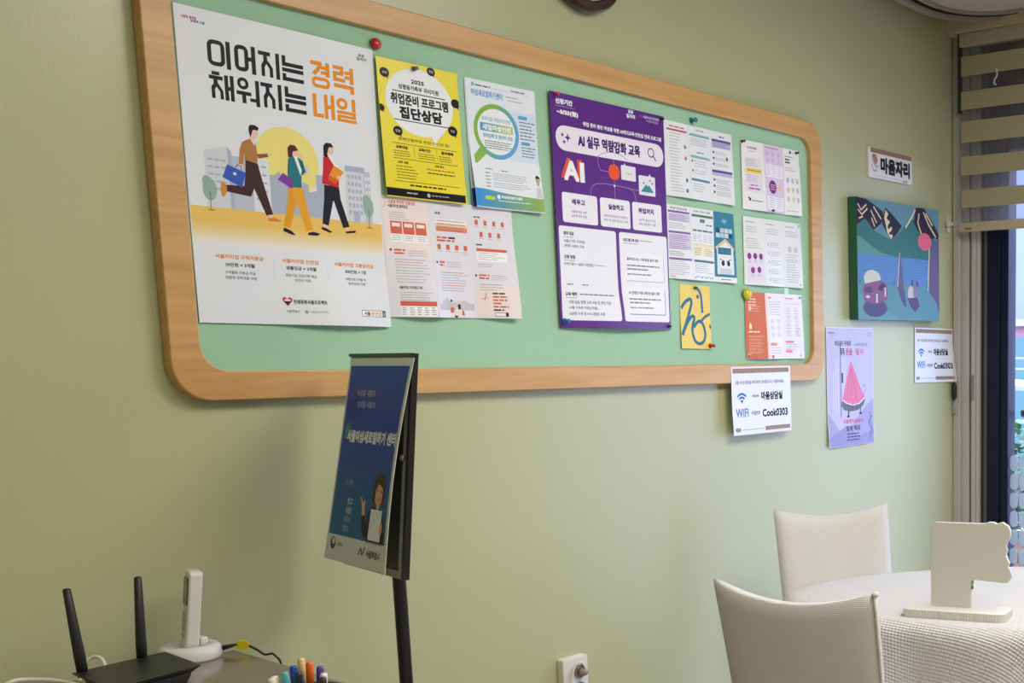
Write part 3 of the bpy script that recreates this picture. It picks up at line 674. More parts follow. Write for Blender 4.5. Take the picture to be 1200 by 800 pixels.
p.ell(14, 118, 3, 3, (80, 84, 100), 10); p.greek(22, 116, 50, 2, 7, 4, RD, 3, .1); p.greek(56, 118, 106, 3, 5, 1.4, LG, 5); p.greek(22, 138, 108, 2, 6, 1.6, (200, 140, 130), 7, .2); p.greek(22, 150, 108, 7, 6.4, 1.5, LG, 8)
p.text('서울커리업 구직지원금 지원', 26, 198, 82, 205, (70, 62, 66), .4); p.greek(28, 212, 110, 4, 5.5, 1.6, LG, 9)
p.rect(26, 232, 116, 243, RD); p.rect(26, 243, 116, 266, (248, 248, 250))
for c in range(5): p.greek(29 + c * 18, 246, 41 + c * 18, 4, 5, 1.6, GY, c, .3)
p.text('지원 절차', 138, 24, 154, 30, (60, 60, 70), .4); p.rect(138, 40, 226, 50, (246, 240, 236)); p.rect(138, 50, 226, 58, (240, 196, 170)); p.rect(138, 58, 226, 68, (226, 140, 108)); p.greek(142, 43, 222, 4, 7, 1.6, (170, 110, 96), 3, .1)
p.greek(138, 80, 190, 2, 7, 4.4, RD, 4, .1); p.greek(172, 80, 192, 1, 7, 4.4, (60, 60, 66), 4, .1)
for k in range(4): p.rect(138 + 25 * k, 98, 148 + 25 * k, 110, RD, 2); p.greek(136 + 25 * k, 113, 150 + 25 * k, 1 + (k == 3), 5, 1.5, LG, k, .1)
p.ell(132, 140, 3, 3, (80, 84, 100), 10); p.greek(140, 137, 156, 2, 7, 4, RD, 3, .1); p.greek(160, 138, 222, 3, 5, 1.4, LG, 5)
p.greek(140, 162, 214, 1, 6, 1.6, (214, 120, 104), 7, .1); p.greek(140, 168, 222, 4, 6, 1.5, LG, 8); p.greek(140, 192, 215, 1, 6, 1.6, (214, 120, 104), 7, .1); p.greek(140, 198, 222, 2, 6, 1.5, LG, 9)
p.poly([(126, 248), (126, 236), (136, 236), (140, 226), (150, 228), (154, 220), (162, 230), (186, 232), (206, 226), (220, 234), (234, 234), (234, 250), (126, 250)], (200, 200, 206))
p.ell(178, 262, 6, 6, (60, 60, 70), 14); p.rect(162, 244, 172, 256, RD, 2); p.poly([(172, 262), (178, 244), (190, 240), (192, 258), (186, 264)], (238, 220, 212)); p.ell(188, 232, 4, 5, SKIN, 12); p.rect(184, 236, 192, 248, (50, 44, 52), 2); p.ell(166, 228, 3, 3, (60, 60, 70), 10); p.poly([(194, 262), (198, 246), (204, 262)], RD)
p.greek(248, 26, 266, 1, 6, 3, (60, 60, 70), 4, 0)
for k in range(4): p.rect(250 + 26 * k, 34, 259 + 26 * k, 46, RD, 2); p.greek(248 + 26 * k, 49, 262 + 26 * k, 1, 5, 1.4, LG, k, .1)
for k in range(3): p.rect(262 + 26 * k, 62, 271 + 26 * k, 74, RD, 2); p.greek(260 + 26 * k, 77, 274 + 26 * k, 1, 5, 1.4, LG, k, .1)
p.greek(250, 91, 268, 1, 6, 3, (60, 60, 70), 4, 0); p.rect(250, 101, 338, 108, RD); p.rect(250, 108, 338, 132, (246, 246, 248)); p.greek(254, 111, 334, 4, 5, 1.3, LG, 6); p.greek(252, 138, 300, 2, 5, 1.4, LG, 6)
p.ell(244, 166, 3, 3, (80, 84, 100), 10); p.greek(252, 163, 280, 2, 7, 4, RD, 3, .1); p.greek(286, 164, 334, 3, 5, 1.4, LG, 5); p.greek(252, 186, 318, 1, 6, 1.6, (214, 120, 104), 7, .1); p.greek(252, 193, 320, 2, 6, 1.5, LG, 9)
p.line([(256, 222), (270, 218), (260, 212), (268, 206), (262, 226)], 1.6, RD)
for k, cc in enumerate(((70, 62, 66), RD, RD, RD, RD, (70, 62, 66))): p.greek(284, 206 + 8 * k, [318, 326, 322, 308, 326, 312][k], 1, 6, 4, cc, k, 0)
p.rect(286, 254, 324, 264, (60, 60, 66)); p.rect(287, 255, 316, 263, (240, 236, 236))
zig = lambda u, v: 0.017 * abs(math.sin(1.5 * PI * u)) * sm(0.1, 1, v) * (1.0 if u < .34 or u > .66 else 0.25) + 0.0005
paper('leaflet', 'white and salmon three-fold leaflet directly below the yellow poster', 'leaflet', 1.9180, 1.5527, 363, 268, 0.0155, p, -0.012, zig, base=(228, 226, 234), rough=.35, folds=[1 / 3, 2 / 3])

# ---- purple AI training poster
PU = (92, 38, 132); PL = (128, 78, 168); p = Print()
p.text('신청기간', 20, 14, 78, 28, W_, 1.6); p.rect(20, 32.5, 84, 33.7, (196, 170, 214)); p.text('~5/25(월)', 22, 40, 96, 55, W_, 1.8)
p.text('공공', 280, 3, 300, 12, W_, 1); p.text('일자리', 273, 14, 306, 25, W_, 1); p.ell(327, 13, 4, 4, PL, 12); p.text('서울여성가족재단', 337, 9, 402, 17, (214, 200, 226), .4); p.text('여성능력개발원', 350, 19, 396, 25, (190, 170, 206), .3)
p.text('취업 준비 중인 여성을 위한 AI테크교육·인턴십 연계 프로그램', 112, 60, 407, 71.5, W_, .8)
p.rect(14, 80, 414, 143, (236, 230, 242), 30)
p.poly([(55, 97), (58, 106), (66, 109), (58, 112), (55, 121), (52, 112), (44, 109), (52, 106)], PU); p.poly([(37, 97), (39, 102), (43, 104), (39, 106), (37, 111), (35, 106), (31, 104), (35, 102)], PU); p.poly([(42, 115), (44, 119), (48, 121), (44, 123), (42, 127), (40, 123), (36, 121), (40, 119)], PU)
p.text('AI 실무 역량강화 교육', 91, 94, 321, 126, (70, 22, 110), 2.6)
p.ring(ellipse(364, 107, 13, 13, 24), ellipse(364, 107, 10, 10, 24), (60, 30, 90)); p.line([(373, 116), (383, 127)], 3.6, (60, 30, 90))
for r_ in (70, 105): p.line(ellipse(217, 230, r_, r_, 20, 190, 300), 1.2, (112, 60, 152))
LN = (190, 150, 214)
p.curve([(159, 143), (160, 160), (168, 176), (200, 178)], 1.4, LN); p.rect(216.5, 143, 218, 247, LN); p.curve([(128, 248), (134, 224), (160, 213), (217, 211), (290, 215), (310, 216)], 1.4, LN); p.curve([(262, 213), (288, 220), (300, 248)], 1.4, LN)
p.ell(217, 213, 3, 3, W_, 10); p.rect(197, 156, 238, 197, (232, 92, 56), 18)
p.text('A', 26, 160, 84, 212, (224, 92, 60), 5); p.text('I', 84, 160, 101, 212, (224, 92, 60), 6)
p.text('A', 36, 166, 90, 217, W_, 5); p.text('I', 93, 166, 109, 217, W_, 6)
p.rect(244, 154, 300, 193, (232, 230, 240), 3); p.poly([(254, 155), (258, 148), (263, 155)], (232, 230, 240))
for k in range(3): p.ell(264 + 9 * k, 175, 1.8, 1.8, (80, 70, 110), 10)
p.rect(311, 173, 376, 226, (232, 230, 240), 3); p.poly([(350, 174), (355, 166), (361, 174)], (232, 230, 240)); p.poly([(318, 217), (340, 195), (346, 201), (352, 197), (370, 217)], (64, 146, 154))
for x, y in ((330, 193), (356, 184), (364, 192)): p.poly([(x, y - 4), (x + 1.3, y - 1.3), (x + 4, y), (x + 1.3, y + 1.3), (x, y + 4), (x - 1.3, y + 1.3), (x - 4, y), (x - 1.3, y - 1.3)], (50, 70, 90))
for x0, x1, t, a, b in ((24, 150, '배우고', 59, 106), (160, 272, '실습하고', 190, 248), (281, 397, '취업까지', 305, 366)):
    p.rect(x0, 248, x1, 324, (238, 236, 244), 7); p.text(t, a, 262, b, 277, (70, 28, 110), 1.4)
for x0, x1, L in ((56, 110, ('AI활용 핵심 역량', '실무에 맞춘 학습')), (172, 262, ('실제 업무에 필요한 포트폴리오', '제작 등 실습 중심의 교육')), (305, 372, ('사무직 중심의 직업', '취업 성공까지 연결'))):
    for k, t in enumerate(L): p.text(t, x0, 291 + 11 * k, x1, 298 + 11 * k, (130, 120, 146), .2)
p.rect(8, 334, 214, 576, (238, 237, 244), 7); p.rect(226, 334, 415, 576, (238, 237, 244), 7)
p.text('참여 대상', 24, 347, 60, 357, (60, 30, 90), .8); p.rect(24, 361, 60, 362, PU); p.text('서울시 거주 구직여성', 24, 367, 98, 376, (90, 86, 104), .3); p.text('(재직중, 다문화도 무관)', 24, 380, 96, 389, (90, 86, 104), .3)
p.text('신청 방법', 22, 407, 61, 417, (60, 30, 90), .8); p.rect(22, 421, 61, 422, PU); p.text('온라인 접수 + 담당자 사전면접', 22, 426, 125, 434, (90, 86, 104), .3); p.greek(130, 428, 168, 1, 5, 2.6, LG, 2, 0)
p.greek(29, 481, 50, 1, 5, 3, GY, 1, 0); p.greek(82, 481, 106, 1, 5, 3, GY, 1, 0)
p.text('교육 혜택', 21, 503, 60, 513, (60, 30, 90), .8); p.rect(21, 517, 60, 518, PU); p.greek(70, 506, 196, 1, 5, 3, GY, 4, 0)
for k, (t, e) in enumerate((('이론·실습 병행 교육 과정 및 취업 지원', 178), ('AI툴 구독료 지원(3개월)', 128), ('AI관련 자격 응시비 대행료 지원', 152))): p.text('· ' + t, 27, 524 + 15 * k, e, 533 + 15 * k, (90, 86, 104), .3)
p.text('프로그램 교육 안내', 241, 349, 300, 358, (60, 30, 90), .7); p.greek(306, 351, 354, 1, 5, 3, LG, 3, 0); p.rect(241, 362, 300, 363, PU)
for y, t, cc in ((388, '슬라이드시스, 기획·운영 실무 과정', (206, 176, 140)), (480, 'A·I 콘텐츠 커뮤니케이션 실무 과정', (70, 110, 130))):
    p.rect(246, y + 2, 400, y + 77, cc, 6); p.rect(245, y, 398, y + 75, (242, 241, 246), 6); p.text(t, 252, y + 12, 376, y + 21, (60, 50, 80), .5)
    for k, e in enumerate((384, 340)): p.greek(252, y + 32 + k * 10, e, 1, 6, 3.4, GY, k, .05)
    p.greek(252, y + 56, 350, 1, 6, 3.2, GY, 3, .05)
lift_p = lambda u, v: 0.004 + 0.013 * sm(0.78, 1, v) * math.sin(PI * u) + 0.003 * math.sin(PI * v) * sm(.3, 0, u)
paper('poster', 'tall purple poster with white boxes about AI training, centre of the noticeboard', 'poster', 2.4445, 1.70, 420, 596, 0.0172, p, -0.006, lift_p, base=PU, rough=.32)

# ---- three-fold leaflets on the right of the board
def trifold(name_label, cx, cz, rot, p, base=(234, 236, 240), off=0.0155, w=297, h=210, group=None):
    return paper('leaflet', name_label, 'leaflet', cx, cz, w, h, off, p, rot, lambda u, v: 0.0015 + 0.009 * abs(math.sin(1.5 * PI * u)) * sm(-.2, 1, v), base=base, rough=.3, folds=[1 / 3, 2 / 3])
NV_, TL, PP = (84, 84, 150), (112, 160, 176), (134, 104, 170)
p = Print()
p.rect(99, .3, 100, 209, (214, 216, 222)); p.rect(198, .3, 199, 209, (214, 216, 222))
p.greek(22, 12, 84, 1, 6, 4, (206, 110, 120), 1, 0); p.rect(10, 21, 94, 26, (190, 84, 100))
for k in range(20): p.greek(20, 32 + 8.5 * k, 72, 1, 6, 1.8, LG, k, .5)
for y in (66, 98, 160, 190): p.ell(83, y, 5, 6, (178, 120, 126) if y < 120 else (110, 110, 126), 12)
p.text('여성 취업', 134, 8, 168, 13, (60, 70, 84), .2); p.rect(105, 22, 194, 29, (140, 178, 190)); p.greek(108, 34, 185, 4, 6, 1.7, LG, 3); p.rect(105, 84, 194, 91, (140, 178, 190)); p.greek(134, 72, 168, 1, 6, 4, TL, 3, 0); p.ell(111, 100, 4, 4, (120, 130, 140), 10); p.ell(111, 128, 4, 4, (120, 130, 140), 10); p.greek(120, 98, 188, 3, 7, 1.7, LG, 5); p.greek(120, 126, 188, 2, 7, 1.7, LG, 6); p.rect(103, 150, 192, 157, (90, 140, 170)); p.greek(110, 164, 170, 4, 7, 1.7, LG, 6)
p.greek(238, 12, 262, 1, 6, 4, NV_, 3, 0); p.rect(205, 23, 291, 30, NV_); p.rect(205, 30, 291, 48, (190, 188, 222)); p.greek(210, 33, 284, 3, 5, 1.6, NV_, 4, .2)
for k in range(3): p.ell(212, 62 + 17 * k, 4, 4, (90, 92, 120), 10); p.greek(220, 60 + 17 * k, 286, 2, 5, 1.7, LG, k)
p.ell(270, 76, 4, 6, (70, 70, 90), 12); p.rect(204, 113, 291, 120, NV_); p.rect(204, 120, 291, 130, (190, 188, 222))
for k in range(3): p.ell(212, 142 + 18 * k, 4, 4, (90, 92, 120), 10); p.greek(220, 140 + 18 * k, 286, 3, 5, 1.7, LG, k)
trifold('white three-fold leaflet with red, teal and navy bars, upper right of the purple poster', 2.8066, 1.8888, 0.0, p)
p = Print(); p.rect(98, .3, 99, 209, (214, 216, 222))
for y in (16, 74, 96, 150): p.rect(4, y, 94, y + 6, PP)
for y in (24, 82, 104): p.rect(4, y, 94, y + 22, (214, 206, 228)); p.greek(8, y + 3, 88, 4, 5, 1.5, PP, y, .2)
p.text('여성 직업교육', 14, 6, 84, 12, (60, 50, 80), .3); p.greek(6, 52, 88, 3, 6, 1.8, LG, 3); p.greek(6, 132, 70, 3, 5, 1.6, GY, 3); p.greek(6, 160, 88, 7, 6, 1.7, LG, 6); p.greek(8, 202, 40, 1, 5, 3, (230, 160, 60), 6)
p.text('교육 프로그램', 112, 6, 186, 12, (60, 76, 70), .3); p.rect(104, 18, 200, 25, (86, 122, 104)); p.rect(140, 30, 162, 40, (110, 130, 120)); p.greek(168, 44, 196, 1, 5, 4, (100, 130, 112), 3, 0); p.greek(106, 62, 196, 1, 5, 5, GY, 3, 0)
for c in range(4): p.greek(106 + 24 * c, 76, 124 + 24 * c, 4, 6, 1.7, LG, c)
p.rect(104, 102, 200, 112, (238, 222, 186)); p.rect(104, 112, 200, 140, (240, 232, 206))
for c in range(2): p.greek(108 + 48 * c, 116, 148 + 48 * c, 4, 6, 1.7, (150, 130, 96), c)
p.rect(104, 150, 200, 157, (86, 122, 104)); p.greek(106, 162, 196, 5, 6, 1.7, LG, 6)
for k in range(12): p.ell(108 + 8 * k, 202 - (k % 3) * 2, 3, 2.4, [(110, 150, 110), (80, 110, 130), (220, 180, 80)][k % 3], 8)
TB = (62, 132, 158)
p.rect(203, .3, 296.7, 194, TB); p.poly([(234, 24), (266, 24), (250, 36)], (110, 176, 196)); p.text('새일', 242, 20, 258, 28, (170, 216, 226), .3)
for r in range(2):
    for c in range(4): p.rect(212 + 19 * c, 48 + 15 * r, 229 + 19 * c, 61 + 15 * r, [(40, 78, 104), (190, 208, 216), (206, 220, 226), (190, 208, 216), (206, 220, 226), (190, 208, 216), (206, 220, 226), (40, 78, 104)][c + 4 * r])
p.poly([(208, 106), (252, 78), (292, 106), (288, 112), (252, 88), (212, 112)], (232, 196, 160)); p.poly([(214, 110), (252, 88), (286, 110), (286, 186), (214, 186)], (228, 234, 238)); p.rect(219, 106, 276, 126, (46, 104, 134)); p.rect(222, 109, 246, 123, TB); p.rect(250, 109, 274, 123, TB)
p.ell(238, 152, 12, 14, (246, 248, 250), 20); p.ell(262, 152, 12, 14, (246, 248, 250), 20); p.ell(238, 153, 7, 8, (50, 56, 66), 14); p.ell(262, 153, 7, 8, (50, 56, 66), 14); p.line([(226, 140), (246, 147)], 2.4, (60, 60, 66)); p.line([(274, 140), (254, 147)], 2.4, (60, 60, 66)); p.rect(224, 168, 276, 186, (206, 214, 222), 6)
p.rect(203, 194, 296.7, 209.7, (238, 240, 242)); p.greek(228, 200, 272, 1, 5, 2.6, GY, 3, 0)
trifold('leaflet with a teal house-picture page, right of the purple poster', 2.8072, 1.6545, 0.004, p)
p = Print(); LV = (226, 208, 232)
p.rect(109, .3, 110, 209, (220, 216, 222)); p.rect(14, 50, 94, 155, (236, 226, 236)); p.text('아이와 함께', 28, 17, 74, 25, (140, 70, 110), .6); p.greek(36, 30, 66, 1, 5, 1.8, LG, 3, 0); p.greek(20, 56, 84, 4, 6, 1.8, LG, 5); p.rect(19, 83, 94, 97, (240, 214, 96)); p.greek(26, 88, 88, 1, 5, 2.6, (130, 100, 50), 4, 0); p.greek(22, 104, 82, 4, 6, 1.8, LG, 5); p.greek(36, 132, 72, 1, 6, 3.6, (176, 90, 170), 6, 0); p.greek(30, 142, 80, 1, 6, 5, (176, 90, 170), 6, 0)
p.ell(32, 178, 5, 5, (90, 50, 90), 12); p.ell(27, 173, 3, 3, (60, 50, 80), 10); p.greek(40, 180, 90, 1, 5, 2.8, GY, 5, 0)
p.rect(110, .3, 213, 209.5, LV); p.greek(118, 8, 186, 1, 5, 3, (176, 90, 170), 5, 0)
for r in range(2):
    for c in range(3): p.ell(128 + 30 * c, 28 + 20 * r, 7, 7, (212, 186, 222), 14)
p.rect(116, 60, 208, 100, (244, 240, 246))
for c in range(3): p.greek(120 + 30 * c, 64, 142 + 30 * c, 5, 7, 1.6, LG, c)
p.ell(149, 130, 21, 21, (124, 40, 124), 28); p.greek(136, 122, 164, 3, 7, 2.6, (230, 190, 226), 3, .1); p.poly([(176, 130), (188, 122), (200, 130), (188, 138)], (240, 206, 110)); p.ell(120, 130, 5, 4, (240, 206, 110), 10)
p.rect(116, 160, 208, 202, (244, 240, 246))
for c in range(2): p.greek(122 + 46 * c, 164, 160 + 46 * c, 5, 7, 1.6, LG, c)
p.greek(222, 24, 262, 1, 6, 2.4, GY, 3, 0); p.greek(222, 32, 250, 2, 9, 5, (80, 80, 90), 4, .1); p.ell(250, 10, 5, 5, (70, 60, 90), 12); p.greek(258, 10, 282, 1, 5, 2, LG, 3, 0); p.greek(222, 60, 280, 2, 7, 2, LG, 3)
for r in range(3):
    for c in range(3): p.ell(232 + 24 * c, 100 + 30 * r, 6.5, 9, [(196, 176, 204), (190, 196, 212), (222, 176, 190), (228, 200, 170), (206, 206, 212), (204, 196, 180), (222, 190, 206), (232, 212, 150), (190, 200, 196)][c + 3 * r], 14)
p.greek(222, 196, 284, 1, 5, 2, LG, 3, .1)
trifold('three-fold leaflet with lavender middle page and purple disc, top of the far right column', 3.1510, 1.8863, -0.013, p, (240, 240, 238))
p = Print(); p.rect(104, .3, 105, 209, (222, 222, 226)); p.rect(207, .3, 208, 209, (222, 222, 226)); p.rect(16, 108, 97, 203, (232, 222, 236))
for x in (12, 112, 216): p.greek(x, 14, x + 44, 1, 5, 3, LG, x, 0); p.greek(x, 30, x + 74, 3, 7, 2, LG, x)
p.greek(12, 66, 86, 5, 7, 1.8, LG, 3)
for x, y in ((24, 121), (51, 120), (78, 120), (38, 164), (67, 162)): p.ell(x, y, 9, 10, (142, 62, 134), 18); p.greek(x - 8, y + 14, x + 9, 2, 5, 1.6, LG, x, .1)
for r in range(5): p.ell(120, 78 + 28 * r, 4, 5, (190, 186, 196), 10); p.greek(130, 72 + 28 * r, 190, 3, 6, 1.8, LG, r)
for c in range(2): p.rect(226 + 30 * c, 78, 244 + 30 * c, 96, (204, 200, 208), 6)
p.greek(218, 104, 284, 12, 8, 1.7, LG, 7); p.rect(214, 124, 288, 125, LG)
trifold('plain pale leaflet with five small purple discs, middle of the far right column', 3.1515, 1.6538, -0.004, p, (232, 231, 228))
p = Print(); OG = (214, 112, 70)
p.rect(.3, .3, 100, 209.7, OG); p.greek(14, 20, 66, 3, 9, 3.4, (244, 214, 196), 3, .3); p.ell(22, 50, 7, 8, (240, 200, 180), 14); p.greek(14, 44, 84, 3, 7, 1.8, (236, 180, 156), 4); p.poly([(16, 106), (22, 94), (29, 106)], (246, 230, 220)); p.rect(17, 106, 28, 116, (246, 230, 220)); p.greek(14, 122, 66, 1, 7, 4, (250, 232, 222), 4, 0)
for k in range(6): p.greek(14, 136 + 10 * k, 88, 2, 4, 1.5, (236, 180, 156), k)
p.rect(100, .3, 112, 209, (240, 214, 206)); p.rect(200, .3, 201, 209, (224, 216, 222))
p.ell(124, 14, 8, 4, (226, 140, 120), 12); p.greek(118, 26, 190, 6, 8, 1.8, LG, 3)
for r in range(3):
    for c in range(2): p.rect(122 + 36 * c, 82 + 22 * r, 142 + 36 * c, 96 + 22 * r, (216, 214, 222), 5)
p.rect(116, 158, 154, 168, (226, 150, 130), 3); p.greek(118, 174, 190, 3, 8, 1.8, LG, 4); p.ell(128, 203, 8, 6, (226, 110, 90), 12)
p.greek(206, 12, 252, 1, 7, 4, (226, 130, 120), 3, 0); p.rect(204, 30, 290, 32, (236, 190, 190))
for r in range(4):
    for c in range(2): p.rect(212 + 40 * c, 44 + 24 * r, 232 + 40 * c, 58 + 24 * r, (222, 214, 224), 5); p.greek(210 + 40 * c, 62 + 24 * r, 238 + 40 * c, 1, 5, 1.6, LG, r, .1)
p.ring(ellipse(272, 122, 9, 14, 16), ellipse(272, 122, 7.5, 12.5, 16), (110, 110, 120)); p.rect(206, 152, 244, 158, (226, 130, 120)); p.greek(206, 162, 284, 3, 8, 1.8, LG, 4); p.rect(206, 182, 236, 190, (226, 150, 150))
trifold('leaflet with an orange left page, bottom of the far right column', 3.1520, 1.4215, -0.004, p, (236, 230, 238))

# ---- yellow postcard with one hand-lettered syllable
p = Print(); CB = (44, 116, 142)
p.curve([(4, 70), (22, 52), (42, 42), (50, 48), (46, 66), (28, 104), (4, 148)], 10.5, CB); p.curve([(6, 148), (24, 118), (46, 94), (58, 92), (60, 100), (52, 118), (50, 140), (60, 164), (80, 172), (98, 164), (106, 144), (102, 122), (90, 106), (74, 108), (56, 124)], 10, CB)
p.curve([(84, 110), (108, 92), (131, 82)], 8, CB); p.curve([(66, 6), (84, 14), (94, 36), (98, 80)], 9.5, CB)
p.ell(78, 33, 6, 6, (50, 104, 130), 14); p.ell(130, 120, 3.5, 7, (40, 60, 80), 12)
paper('postcard', 'yellow postcard with one blue brush-lettered syllable, low on the green board', 'postcard', 2.7706, 1.4415, 133, 187, 0.0150, p, 0.012, lambda u, v: 0.004 * sm(.3, 1, v), base=(238, 206, 88), rough=.35)

# ---- wifi signs
def wifi_print():
    p = Print(); TN = (158, 132, 112); WB = (66, 126, 190)
    p.rect(7, 5, 294, 20, TN); p.text('3층 수강·상담실 와이파이 안내입니다. 이용하세요.', 19, 43, 268, 55, (88, 88, 96), .5)
    for r in (32, 21, 10):
        o_ = ellipse(48.5, 113, r, r, 20, 222, 318); i_ = ellipse(48.5, 113, r - 7, r - 7, 20, 318, 222); p.poly(o_ + i_, WB)
    p.poly([(48.5, 116)] + ellipse(48.5, 113, 6, 6, 8, 225, 315), WB)
    p.text('WiFi', 16, 130, 80, 158, (96, 150, 204), 2.2); p.text('와이파이', 101, 88, 134, 98, (70, 70, 78), .6); p.text('마음상담실', 146, 80, 258, 107, K, 2.4)
    p.text('비밀번호', 95, 140, 139, 153, (70, 70, 78), .6); p.text('Cook0303', 150, 136, 284, 161, K, 2.2)
    p.rect(162, 191, 296, 204, TN); p.text('마음자리', 11, 190, 36, 204, (60, 60, 66), .8); p.greek(46, 196, 156, 1, 5, 3, LG, 3, 0); return p
paper('wifi_sign', 'white wifi sign stuck over the lower right edge of the noticeboard frame', 'sign', 3.0616, 1.1863, 303, 213, 0.0312, wifi_print(), -0.006, lambda u, v: 0.004 * sm(.5, 1, v) * (1 - u), base=(232, 234, 242), rough=.22)
paper('wifi_sign', 'white wifi sign on the wall under the mountain painting, beside the window frame', 'sign', 4.2105, 1.3257, 302, 214, 0.0012, wifi_print(), 0.006, lambda u, v: 0.002 + 0.018 * sm(0.75, 1, u) * sm(.2, 1, v), base=(232, 234, 242), rough=.16)

# ---- pink teepee poster
p = Print(); LVD = (196, 192, 224)
p.rect(3, 3, 295, 421, LVD); p.poly([(3, 300), (84, 381), (150, 350), (230, 290), (295, 256), (295, 421), (3, 421)], (168, 164, 204)); p.poly([(3, 390), (110, 350), (200, 390), (295, 372), (295, 421), (3, 421)], (150, 148, 196))
for k, (x, y0, y1) in enumerate(((36, 150, 290), (50, 130, 310), (64, 110, 300), (80, 60, 320), (96, 46, 250), (110, 60, 200))): p.rect(x, y0, x + (2.4 if k != 3 else 4), y1, (238, 238, 246) if k != 3 else (70, 66, 84))
p.rect(88, 160, 98, 196, (60, 56, 72))
p.poly([(149, 118), (170, 150), (196, 196), (216, 226), (235, 242), (232, 258), (200, 272), (160, 276), (120, 268), (92, 254), (104, 226), (124, 176)], (226, 128, 164))
for x0, x1 in ((146, 118), (150, 150), (152, 184)): p.line([(x0, 150), (x1, 262)], 2, (200, 100, 142))
p.poly([(90, 254), (120, 268), (160, 276), (200, 272), (236, 252), (238, 262), (226, 280), (190, 296), (140, 300), (100, 292), (84, 278)], (110, 110, 128)); p.line([(90, 256), (122, 270), (160, 277), (200, 272), (236, 253)], 4, (232, 230, 240))
for x in (108, 132, 158, 184, 208): p.line([(x, 272), (x - 2, 296)], 2, (70, 70, 84))
p.rect(128, 298, 135, 316, (60, 58, 70)); p.rect(202, 286, 208, 306, (60, 58, 70)); p.ell(129, 317, 9, 4, (50, 48, 60), 12); p.ell(206, 308, 9, 4, (50, 48, 60), 12); p.curve([(222, 214), (236, 206), (242, 220), (234, 234)], 3, (160, 110, 150))
p.text('외로움은 관계로', 48, 47, 152, 66, (60, 58, 80), 1); p.text('나아진다', 176, 54, 258, 68, (100, 98, 124), .6); p.text('똑똑', 80, 73, 112, 102, (60, 58, 80), 1.6); p.text('꿈을', 118, 74, 160, 98, (200, 76, 120), 1.4); p.text('펼쳐', 178, 74, 230, 98, (200, 100, 136), 1)
p.text('마음편의점에서', 96, 327, 221, 343, (206, 76, 112), 1); p.text('함께 해요', 113, 350, 203, 370, (60, 58, 80), 1.2); p.greek(116, 378, 204, 3, 11, 4, (60, 58, 80), 5, .2); p.curve([(270, 306), (276, 330), (264, 352), (286, 372), (268, 404)], 3, (80, 78, 108)); p.curve([(284, 320), (262, 340), (284, 356), (264, 390)], 2.4, (80, 78, 108)); p.greek(14, 18, 46, 1, 6, 4, GY, 3, 0); p.greek(258, 18, 284, 2, 8, 4, LG, 3, 0)
paper('poster', 'lavender poster with a pink cone-shaped tent, on the wall below the painting', 'poster', 3.6109, 1.2146, 297, 422, 0.0012, p, -0.004, lambda u, v: 0.0015 + 0.006 * sm(.7, 1, v) * (1 - u) + 0.002 * math.sin(7 * u) ** 2, base=(224, 222, 238), rough=.2)

# ---- name plaque
p = Print(); p.rect(12, 1, 298, 18, (150, 122, 102)); p.text('마음자리', 78, 27, 284, 86, K, 7)
p.curve([(22, 30), (30, 50), (40, 62), (54, 66), (66, 58)], 5, (176, 150, 150)); p.poly([(24, 24), (50, 22), (60, 44), (50, 60), (34, 52)], (170, 130, 116)); p.ell(34, 26, 6, 5, (130, 104, 96), 12); p.curve([(20, 60), (26, 76), (44, 82), (52, 72)], 3.4, (90, 86, 112))
p.rect(18, 96.4, 228, 97.4, (150, 146, 150)); p.text('상담', 232, 93, 266, 104, GY, .8)
paper('name_plaque', 'small white plaque with big black lettering above the mountain painting', 'plaque', 3.8864, 2.0203, 300, 106, 0.001, p, -0.012, None, base=(232, 228, 230), rough=.3, thick=7)

# ---- mountain painting on a deep canvas
p = Print(); SK = (98, 142, 158); TEAL = (56, 114, 112); DKM = (42, 36, 54); CRM = (226, 204, 168); MV = (104, 94, 130)
p.rect(0, 0, 579, 428, SK); p.poly([(0, 98), (58, 72), (108, 108), (225, 136), (266, 118), (370, 46), (430, 60), (560, 120), (579, 130), (579, 200), (0, 200)], TEAL); p.poly([(0, 135), (22, 137), (80, 160), (148, 183), (260, 197), (0, 200)], (90, 150, 136))
p.rect(0, 195, 579, 300, (88, 132, 188))
for k in range(9): p.rect(20 + 30 * (k % 3), 202 + 10 * k, 540 - 24 * (k % 4), 204 + 10 * k, (102, 146, 194))
p.poly([(0, 292), (60, 284), (200, 300), (320, 292), (579, 300), (579, 428), (0, 428)], (94, 144, 154)); p.poly([(0, 330), (140, 380), (300, 428), (0, 428)], (102, 152, 160))
p.poly([(0, 2), (66, 4), (120, 20), (171, 38), (178, 60), (160, 82), (108, 108), (56, 72), (0, 97)], DKM)
for L in (((8, 24), (30, 44), (64, 22)), ((10, 44), (34, 60), (70, 36)), ((92, 40), (130, 82)), ((110, 26), (160, 66)), ((96, 66), (116, 96)), ((14, 74), (40, 66))): p.line(L, 6, CRM)
p.poly([(189, 22), (230, 40), (303, 80), (268, 112), (225, 136), (196, 110), (166, 83), (176, 50)], DKM); p.poly([(192, 30), (210, 44), (196, 60), (220, 72), (206, 84), (236, 92), (222, 110), (240, 120), (226, 134), (200, 110), (190, 80), (180, 60)], CRM); p.ell(212, 90, 9, 7, DKM, 12); p.ell(222, 112, 8, 6, DKM, 12)
p.poly([(402, 6), (440, 2), (471, 4), (520, 40), (579, 92), (574, 112), (544, 108), (503, 118), (470, 128), (420, 90), (389, 61)], DKM)
for L in (((402, 12), (372, 46), (330, 84)), ((430, 24), (420, 60), (448, 104)), ((462, 16), (500, 60), (556, 104)), ((480, 20), (530, 62))): p.line(L, 8, CRM)
p.ell(470, 127, 51, 33, (222, 100, 124), 26)
